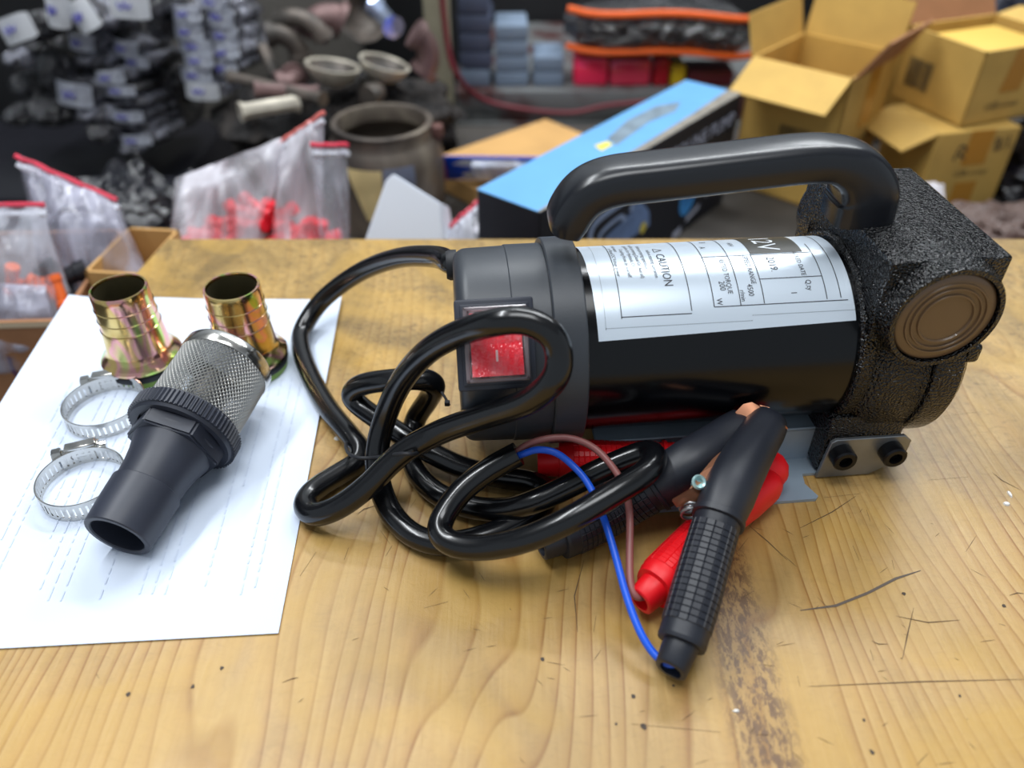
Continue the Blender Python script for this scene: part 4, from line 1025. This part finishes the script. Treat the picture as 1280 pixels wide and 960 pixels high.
# cardboard boxes at the left under the bags
b1 = carton('bag_box', 'brown cardboard box with pen marks at the left beside the paper sheet', (-.570, .640, LZ + .0005), .36, .165, .250, 3, M_CARD3, M_CARD3, th=.004)
decal(b1, '-y', [(-.18, .2445), (.18, .2445), (.18, .2500), (-.18, .2500)], mat('cream_cut_edge', (212, 190, 160), .8), 'cut_edge')
M_PEN = mat('violet_pen', (74, 38, 88), .6)
stroke(b1, '-y', [(.122, .214), (.120, .200), (.123, .188), (.128, .183)], .0016, M_PEN, 'pen_mark')
stroke(b1, '-y', [(.136, .202), (.146, .206), (.158, .208), (.152, .198), (.164, .214)], .0018, M_PEN, 'pen_mark')
b2 = carton('bag_box', 'small tan cardboard box tucked behind the back left corner of the workbench', (-.352, .7, BZ - .0), .01, .01, .01, 0, M_CARD2, M_CARD2) if False else None
b2 = carton('bag_box', 'small tan open box tucked against the back left corner of the workbench', (-.358, .668, LZ + .0005), .052, .085, .262, -6, M_CARD2, M_CARD3, th=.003)
# bags standing in the boxes
pouch('zip_bag', 'clear zip bag of dark parts with a red edge, far left', [(-.66, .60, T - .14), (-.40, .60, T - .14), (-.42, .66, T + .015), (-.66, .68, T + .005)], .035, F1, 1.0, zipc=ZR)
pouch('zip_bag', 'tall clear zip bag with a red edge leaning right in the cardboard box', [(-.45, .64, T - .13), (-.345, .66, T - .10), (-.375, .70, T + .00), (-.465, .72, T + .035)], .028, F3, 5.0, zipc=ZR)
pouch('zip_bag', 'crumpled clear bag lying in the left cardboard box by its rim', [(-.62, .565, T - .11), (-.40, .57, T - .11), (-.41, .60, T - .035), (-.62, .60, T - .02)], .022, F3, 8.0)
pouch('zip_bag', 'bag of red plastic pieces beside the back left corner of the workbench', [(-.350, .690, T - .09), (-.268, .715, T - .10), (-.232, .80, T + .020), (-.345, .77, T - .012)], .028, F2, 12.0, zipc=None)
pouch('zip_bag', 'tall milky zip bag with pale red seams and red pieces at its foot', [(-.258, .72, T - .11), (-.203, .73, T - .11), (-.182, .77, T + .058), (-.240, .80, T + .015)], .030, F2, 17.0, zipc=ZP)
pouch('zip_bag', 'small zip bag standing directly left of the rusty drum', [(-.198, .72, T - .12), (-.172, .73, T - .12), (-.160, .75, T + .034), (-.196, .75, T + .034)], .012, F1, 21.0, zipc=ZR)
pouch('zip_bag', 'flat zip bag with red edge between the white carton and the black carton', [(-.085, .690, T - .13), (-.020, .690, T - .13), (-.030, .78, T - .035), (-.065, .76, T - .060)], .010, F1, 25.0, zipc=ZR)
pouch('zip_bag', 'flat milky bag between the pump handle and the cartons', [(.250, .72, T - .145), (.345, .74, T - .145), (.350, .83, T - .128), (.275, .83, T - .130)], .007, F1, 29.0)
pouch('zip_bag', 'thin white film bag beside the top of the pump head', [(.42, .80, T - .14), (.50, .78, T - .14), (.52, .90, T - .08), (.44, .93, T - .08)], .015, F2, 33.0)
# bag contents
M_RP = mat('red_plastic', (236, 28, 48), .3); M_ORG = mat('orange_plastic', (232, 104, 40), .4); M_BP = mat('black_plastic_part', (30, 30, 36), .35)
def tee(loc, rot, m, s, name, label, cat, group):
    bm = new()
    add_lathe(bm, [(0, -.016 * s), (.0062 * s, -.016 * s), (.0062 * s, -.010 * s), (.0050 * s, -.009 * s), (.0050 * s, .009 * s), (.0062 * s, .010 * s), (.0062 * s, .016 * s), (0, .016 * s)], 14)
    add_lathe(bm, [(0, 0), (.0046 * s, 0), (.0046 * s, .012 * s), (.0058 * s, .013 * s), (.0058 * s, .018 * s), (0, .018 * s)], 14, AX['x'])
    o = finish(name, bm, m); o.location = loc; o.rotation_euler = rot; return tag(o, label, cat, group)
rg = random.Random(4)
for k in range(16):
    z = T - .088 + .005 * (k % 8) + .017 * (k // 8) + rg.uniform(-.004, .006)
    tee((-.340 + (k % 8) * .0100 + .006 * (k // 8), .716 + (z - T + .09) * .75, z), (rg.uniform(0, 3), rg.uniform(0, 3), rg.uniform(0, 3)), M_RP, 1.15, 'pipe_tee', 'red plastic pipe tee inside the bag at the workbench corner', 'fitting', 'red tees in the corner bag')
for k in range(11):
    z = T - .070 + rg.uniform(-.004, .024)
    tee((-.256 + k * .0055, .735 + (z - T + .10) * .45, z), (rg.uniform(0, 3), rg.uniform(0, 3), rg.uniform(0, 3)), M_RP, 1.15, 'pipe_tee', 'red plastic pipe tee at the foot of the tall milky bag', 'fitting', 'red tees in the tall milky bag')
for k in range(2):
    tee((-.190 + k * .010, .732, T - .085 + .01 * k), (1 + k, .5, k), M_RP, 1.2, 'pipe_tee', 'red plastic pipe tee in the small bag left of the drum', 'fitting', 'red tees in the small bag')
for k in range(4):
    tee((-.455 + k * .013, .625, T - .045 - .004 * k), (1.2 * k, .4, k), M_ORG, 1.0, 'pipe_tee', 'orange plastic pipe tee in the far left bag', 'fitting', 'orange tees in the far left bag')
for k in range(10):
    tee((-.62 + rg.uniform(0, .20), .640 + rg.uniform(-.004, .012), T - .080 + rg.uniform(-.02, .03)), (rg.uniform(0, 3), rg.uniform(0, 3), rg.uniform(0, 3)), M_BP, 1.7, 'pipe_tee', 'black plastic pipe tee in the far left bag', 'fitting', 'black tees in the far left bag')

# ---- plastic-wrapped parts with white tags, piled on a black crate at the left
boxat('storage_crate', 'black storage crate under the wrapped parts at the left', 'crate', (-1.20, 1.08, LZ + .0005), (-.50, 1.40, T - .185), M_BP, bev=.01)
boxat('grey_cabinet', 'dull grey-brown cabinet standing behind the tagged parts', 'cabinet', (-.66, 1.52, LZ + .0005), (-.30, 1.69, T + .35), mat('grey_brown_metal', (104, 100, 94), .6, var=.12, vscale=6))
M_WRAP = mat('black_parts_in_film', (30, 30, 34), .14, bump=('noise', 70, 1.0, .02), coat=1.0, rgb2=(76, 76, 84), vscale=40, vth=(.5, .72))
M_WRAPW = mat('pale_wrapped_parts', (58, 58, 66), .2, bump=('noise', 80, 1.0, .02), coat=1.0, rgb2=(190, 192, 208), vscale=38, vth=(.46, .66))
M_TAG = mat('off_white_tag', (226, 228, 232), .6, var=.05)
M_PENB = mat('blue_pen', (70, 66, 170), .6)
def parcel(px, py, wpx, hpx, ang, Y, wrap, tagged, label, seed):
    c = PY(px, py, Y); k = Y / 960.0; W, Hh = wpx * k / 2 * 1.04, hpx * k / 2 * 1.08
    t = thing('wrapped_part', label, 'packet', (c.x, c.y, c.z - Hh), (R(-8), R(ang), R(-8)), 'wrapped parts piled at the left')
    bm = new(); n = 20; rings = []
    for j in range(11):
        v = j / 10; pin = (1 - abs(2 * v - 1) ** 4) ** .5 * .95 + .05; ring = []
        for i in range(n):
            th = 2 * math.pi * i / n; a, b = math.cos(th), math.sin(th)
            q = 1 + .22 * noise.noise(Vector((a * 2 + seed, b * 2, v * 5)))
            ring.append(bm.verts.new((W * math.copysign(abs(a) ** .7, a) * q * pin, .13 * v - .004, Hh + Hh * math.copysign(abs(b) ** .7, b) * q * pin)))
        rings.append(ring)
    for a, b in zip(rings, rings[1:]):
        for i in range(n): bm.faces.new((a[i], a[(i + 1) % n], b[(i + 1) % n], b[i]))
    bm.faces.new(rings[0]); bm.faces.new(rings[-1])
    finish('wrapping', bm, wrap, t, ang=70)
    if tagged:
        w2, h2 = wpx * k / 2, hpx * k / 2
        bm = new(); g = []
        for j in range(7):
            g.append([bm.verts.new((w2 * (-1 + i / 4), -.010 + .010 * ((-1 + i / 4) ** 2) + .0015 * noise.noise(Vector((i, j, seed))), Hh * 1.05 + h2 * (-1 + j / 3) * (.86 if i in (0, 8) else 1))) for i in range(9)])
        for a, b in zip(g, g[1:]):
            for i in range(8): bm.faces.new((a[i], a[i + 1], b[i + 1], b[i]))
        r = bmesh.ops.solidify(bm, geom=bm.faces[:], thickness=.0012)
        tg = finish('tag', bm, M_TAG if tagged == 1 else mat('crinkled_white_tag', (206, 210, 222), .3, bump=('noise', 120, .8, .01), coat=.6), t)
        bm = new(); q = [Vector((w2 * x, -.0125, Hh * 1.05 + h2 * z)) for x, z in ((-.35, .3), (-.2, -.3), (0, .35), (.1, -.2), (.35, .2), (.2, -.1))]
        add_tube(bm, relax(spline(q, 4), 1), .0011, 5); finish('pen_scribble', bm, M_PENB, tg)
    return t
PL = [  # px, py, w, h, angle, Y, wrap, tag, label
 (25, 37, 46, 28, -18, 1.10, 0, 1, 'tilted tagged packet at the far upper left'),
 (68, 14, 28, 36, 8, 1.12, 0, 1, 'upright tagged packet at the top edge, second from the left'),
 (113, 20, 32, 34, -28, 1.12, 1, 1, 'tagged packet leaning left of the largest tag'),
 (160, 8, 48, 26, 3, 1.10, 0, 1, 'packet with the largest white tag at the top edge'),
 (100, 53, 30, 18, 8, 1.15, 1, 2, 'small shiny packet below the leaning tag'),
 (105, 78, 50, 18, -6, 1.14, 1, 0, 'long crumpled silvery packet in the middle of the pile'),
 (48, 92, 34, 44, 10, 1.12, 0, 0, 'round dark crumpled packet left of the middle'),
 (6, 78, 26, 20, 5, 1.15, 1, 0, 'bluish shiny packet at the left picture edge, upper'),
 (154, 60, 30, 18, 12, 1.17, 1, 2, 'small bright packet under the largest tag'),
 (170, 77, 30, 14, 4, 1.17, 1, 2, 'low bright packet below the small bright one'),
 (90, 118, 44, 28, 8, 1.12, 1, 2, 'broad pale packet with scribbled wrapping, left of the tag column'),
 (138, 97, 36, 16, -4, 1.13, 1, 2, 'first packet down in the long tag column'),
 (150, 113, 38, 13, 0, 1.13, 0, 2, 'second packet down in the long tag column'),
 (156, 129, 42, 14, 3, 1.13, 1, 0, 'third packet down in the long tag column'),
 (158, 145, 42, 14, 2, 1.13, 1, 2, 'fourth packet down in the long tag column'),
 (162, 160, 42, 14, 2, 1.13, 1, 0, 'fifth packet down in the long tag column'),
 (170, 175, 42, 14, -3, 1.12, 1, 2, 'sixth packet down in the long tag column'),
 (155, 191, 32, 13, -6, 1.10, 1, 0, 'lowest packet of the long tag column'),
 (104, 148, 48, 20, 0, 1.11, 1, 0, 'flat silvery packet left of the fourth tag'),
 (42, 146, 50, 32, 6, 1.10, 0, 0, 'dark crumpled packet near the left picture edge, lower'),
 (112, 172, 36, 20, 12, 1.09, 0, 0, 'dark packet low in the pile above the zip bags'),
 (8, 150, 30, 24, 0, 1.10, 0, 0, 'dark hollow packet at the left picture edge, lower'),
 (195, 32, 40, 34, -10, 1.16, 0, 0, 'dark smooth packet right of the largest tag'),
 (40, 62, 40, 26, -10, 1.18, 0, 0, 'added black filler in the dark gap under the far upper left tag'),  # from here to the short columns: black fillers added as shade between packets
 (20, 112, 46, 28, 6, 1.17, 0, 0, 'added black filler in the dark gap left of the round dark packet'),
 (130, 40, 40, 30, 0, 1.19, 0, 0, 'added black filler in the dark gap behind the leaning tag'),
 (120, 132, 40, 26, 0, 1.18, 0, 0, 'added black filler in the dark gap behind the tag column'),
 (195, 150, 40, 40, 0, 1.20, 0, 0, 'added black filler in the dark gap right of the tag column'),
 (200, 105, 40, 40, 0, 1.20, 0, 0, 'added black filler in the dark gap between both tag columns'),
 (233, 18, 34, 19, 0, 1.15, 1, 2, 'topmost tag of the left short column'),
 (235, 40, 34, 18, 2, 1.15, 1, 2, 'second tag of the left short column'),
 (243, 58, 40, 18, 6, 1.15, 1, 2, 'third tag of the left short column'),
 (248, 76, 36, 16, 0, 1.14, 1, 2, 'fourth tag of the left short column'),
 (245, 94, 38, 18, 0, 1.14, 1, 2, 'fifth tag of the left short column'),
 (252, 114, 42, 20, 3, 1.13, 1, 1, 'lowest tag of the left short column'),
 (262, 2, 36, 16, 20, 1.17, 1, 2, 'topmost tag of the right short column'),
 (271, 21, 34, 22, 12, 1.17, 1, 2, 'second tag of the right short column'),
 (277, 45, 34, 22, 8, 1.17, 1, 2, 'third tag of the right short column'),
 (284, 66, 34, 18, -12, 1.16, 1, 2, 'fourth tag of the right short column'),
 (284, 84, 30, 18, -20, 1.16, 1, 2, 'lowest tag of the right short column'),
]
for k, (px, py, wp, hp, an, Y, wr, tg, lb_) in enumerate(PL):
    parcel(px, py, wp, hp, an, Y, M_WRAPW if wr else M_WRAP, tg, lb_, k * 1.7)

# ---- scrap metal castings between the tags and the post
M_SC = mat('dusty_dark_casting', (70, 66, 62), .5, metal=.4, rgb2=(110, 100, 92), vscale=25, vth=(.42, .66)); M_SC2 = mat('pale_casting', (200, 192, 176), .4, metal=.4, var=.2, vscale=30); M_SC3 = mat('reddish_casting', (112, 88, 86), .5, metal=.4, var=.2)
def cup(px, py, Y, r, rot, label, m):
    bm = new(); add_lathe(bm, [(0, -.55 * r), (.45 * r, -.5 * r), (.8 * r, -.25 * r), (r, .1 * r), (1.03 * r, .2 * r), (.92 * r, .2 * r), (.74 * r, -.15 * r), (.4 * r, -.38 * r), (0, -.42 * r)], 32)
    o = finish('cast_cup', bm, m); o.location = PY(px, py, Y); o.rotation_euler = rot
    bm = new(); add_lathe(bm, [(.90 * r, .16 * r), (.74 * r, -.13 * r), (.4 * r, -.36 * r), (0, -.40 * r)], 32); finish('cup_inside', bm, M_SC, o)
    return tag(o, label, 'metal part', 'scrap castings left of the wooden post')
def elbow(px, py, Y, r, Rb, rot, label, m, arc=100):
    bm = new(); pts = [Vector((Rb * math.cos(R(a)), 0, Rb * math.sin(R(a)))) for a in range(0, arc + 1, 8)]
    add_tube(bm, pts, r, 16); add_tube(bm, [pts[0] - Vector((0, 0, .004)), pts[0] + Vector((0, 0, .006))], r * 1.3, 16); d = (pts[-1] - pts[-2]).normalized(); add_tube(bm, [pts[-1] - d * .006, pts[-1] + d * .004], r * 1.3, 16)
    o = finish('pipe_elbow', bm, m); o.location = PY(px, py, Y); o.rotation_euler = rot; return tag(o, label, 'metal part', 'scrap castings left of the wooden post')
def bar(p0, p1, Y0, Y1, r, label, m):
    a, b = PY(*p0, Y0), PY(*p1, Y1); bm = new(); add_tube(bm, [a - a, (b - a) * .1, (b - a) * .5, (b - a) * .9, b - a], r, 8, rfun=lambda t: r * (1.35 if t < .05 or t > .95 else 1))
    o = finish('metal_bar', bm, m); o.location = a; return tag(o, label, 'metal part', 'scrap castings left of the wooden post')
cup(416, 88, 1.10, .036, (R(-4), R(10), 0), 'cast cup with a bright rim, left one of the pair above the drum', M_SC2)
cup(480, 84, 1.12, .034, (R(-2), R(16), 0), 'cast cup with a bright rim, right one of the pair above the drum', M_SC2)
cup(455, 22, 1.30, .036, (R(60), R(20), 0), 'dark cast cup at the top edge left of the post', M_SC)
elbow(345, 75, 1.14, .013, .034, (0, 0, R(20)), 'slim upright pipe elbow right of the tag columns', M_SC)
elbow(375, 60, 1.16, .012, .040, (0, R(-25), R(-10)), 'second pipe elbow from the tag columns', M_SC)
elbow(415, 50, 1.20, .020, .030, (0, R(-60), R(10)), 'reddish stout elbow above the left cast cup', M_SC3)
elbow(505, 70, 1.15, .016, .034, (0, R(40), R(10)), 'stout elbow beside the wooden post', M_SC3)
elbow(345, 100, 1.10, .014, .024, (R(90), 0, R(30)), 'short reddish elbow lying above the long bars', M_SC3)
elbow(440, 120, 1.08, .012, .034, (R(80), 0, R(60)), 'dark elbow lying behind the drum rim', M_SC)
bar((288, 96), (404, 124), 1.10, 1.02, .0075, 'long brown bar reaching from the tags towards the drum, upper', M_SC)
bar((318, 112), (398, 116), 1.04, 1.06, .0085, 'short brown bar lying across the long one', M_SC3)
bar((300, 140), (372, 128), 1.00, 1.04, .010, 'stubby pale bar behind the red bags', M_SC2)
bar((330, 60), (350, 108), 1.18, 1.12, .008, 'upright brown bar right of the tag columns', M_SC)
bar((470, 10), (492, 34), 1.22, 1.16, .012, 'shiny blue-white bar end at the top edge', mat('bright_bar', (190, 205, 235), .2, metal=.8))
lump('scrap_heap', 'dark heap of castings filling the bench left of the post', 'heap', (-.255, 1.17, BZ), (.17, .095, .075), mat('dark_scrap', (34, 32, 32), .6, metal=.3, rgb2=(66, 60, 56), vscale=30, vth=(.45, .7), bump=('noise', 60, 1, .02)), 2.0)
M_BBAG = mat('black_plastic_film', (22, 22, 30), .22, bump=('noise', 30, 1.0, .03), coat=.8)
lump('plastic_bag', 'black plastic sack lying between the tagged parts and the red bag', 'bag', (-.485, .93, LZ), (.115, .10, .135), M_BBAG, 5.0, amp=.35)
lump('plastic_bag', 'black plastic sack under the far left zip bag', 'bag', (-.80, .92, LZ), (.16, .10, .12), M_BBAG, 9.0, amp=.35)
lump('plastic_bag', 'dark grey film sack at the upper right behind the barcoded carton', 'bag', (.80, 1.45, BZ), (.16, .10, .16), mat('grey_film_sack', (72, 74, 88), .2, bump=('noise', 26, 1, .04), coat=.8), 13.0, amp=.35)
lump('plastic_bag', 'blue-tinted film sack at the upper right corner', 'bag', (.87, 1.20, BZ), (.08, .06, .115), mat('navy_film_sack', (34, 44, 84), .2, bump=('noise', 26, 1, .04), coat=.8), 15.0, amp=.35)
lump('plastic_bag', 'dark film sack beside the handwritten carton at the right edge', 'bag', (.735, 1.02, BZ), (.075, .08, .07), M_BBAG, 17.0, amp=.35)
lump('plastic_bag', 'brownish crumpled sack below the handwritten carton', 'bag', (.600, .875, BZ), (.075, .055, .030), mat('brown_sack', (96, 78, 72), .5, bump=('noise', 40, 1, .02)), 19.0, amp=.4)
lump('plastic_bag', 'glossy red bag at the right picture edge beside the pump head', 'bag', (.640, .800, BZ), (.035, .03, .03), mat('red_film', (200, 22, 44), .25, coat=.6), 23.0, amp=.3)
lump('plastic_bag', 'pale lilac film bag under the red one at the right edge', 'bag', (.585, .720, BZ), (.04, .025, .036), mat('lilac_film', (176, 160, 180), .3, coat=.6), 27.0, amp=.3)
o = boxat('cardboard_scrap', 'orange-brown cardboard scrap below the handwritten carton', 'cardboard', (.47, .74, BZ + .0005), (.55, .80, BZ + .035), mat('orange_board', (190, 134, 62), .7, var=.1), bev=.001, yaw=.3)
lump('plastic_bag', 'dark crumpled sack between the black carton and the open carton', 'bag', (.30, .80, BZ), (.05, .045, .02), M_BBAG, 31.0, amp=.3)
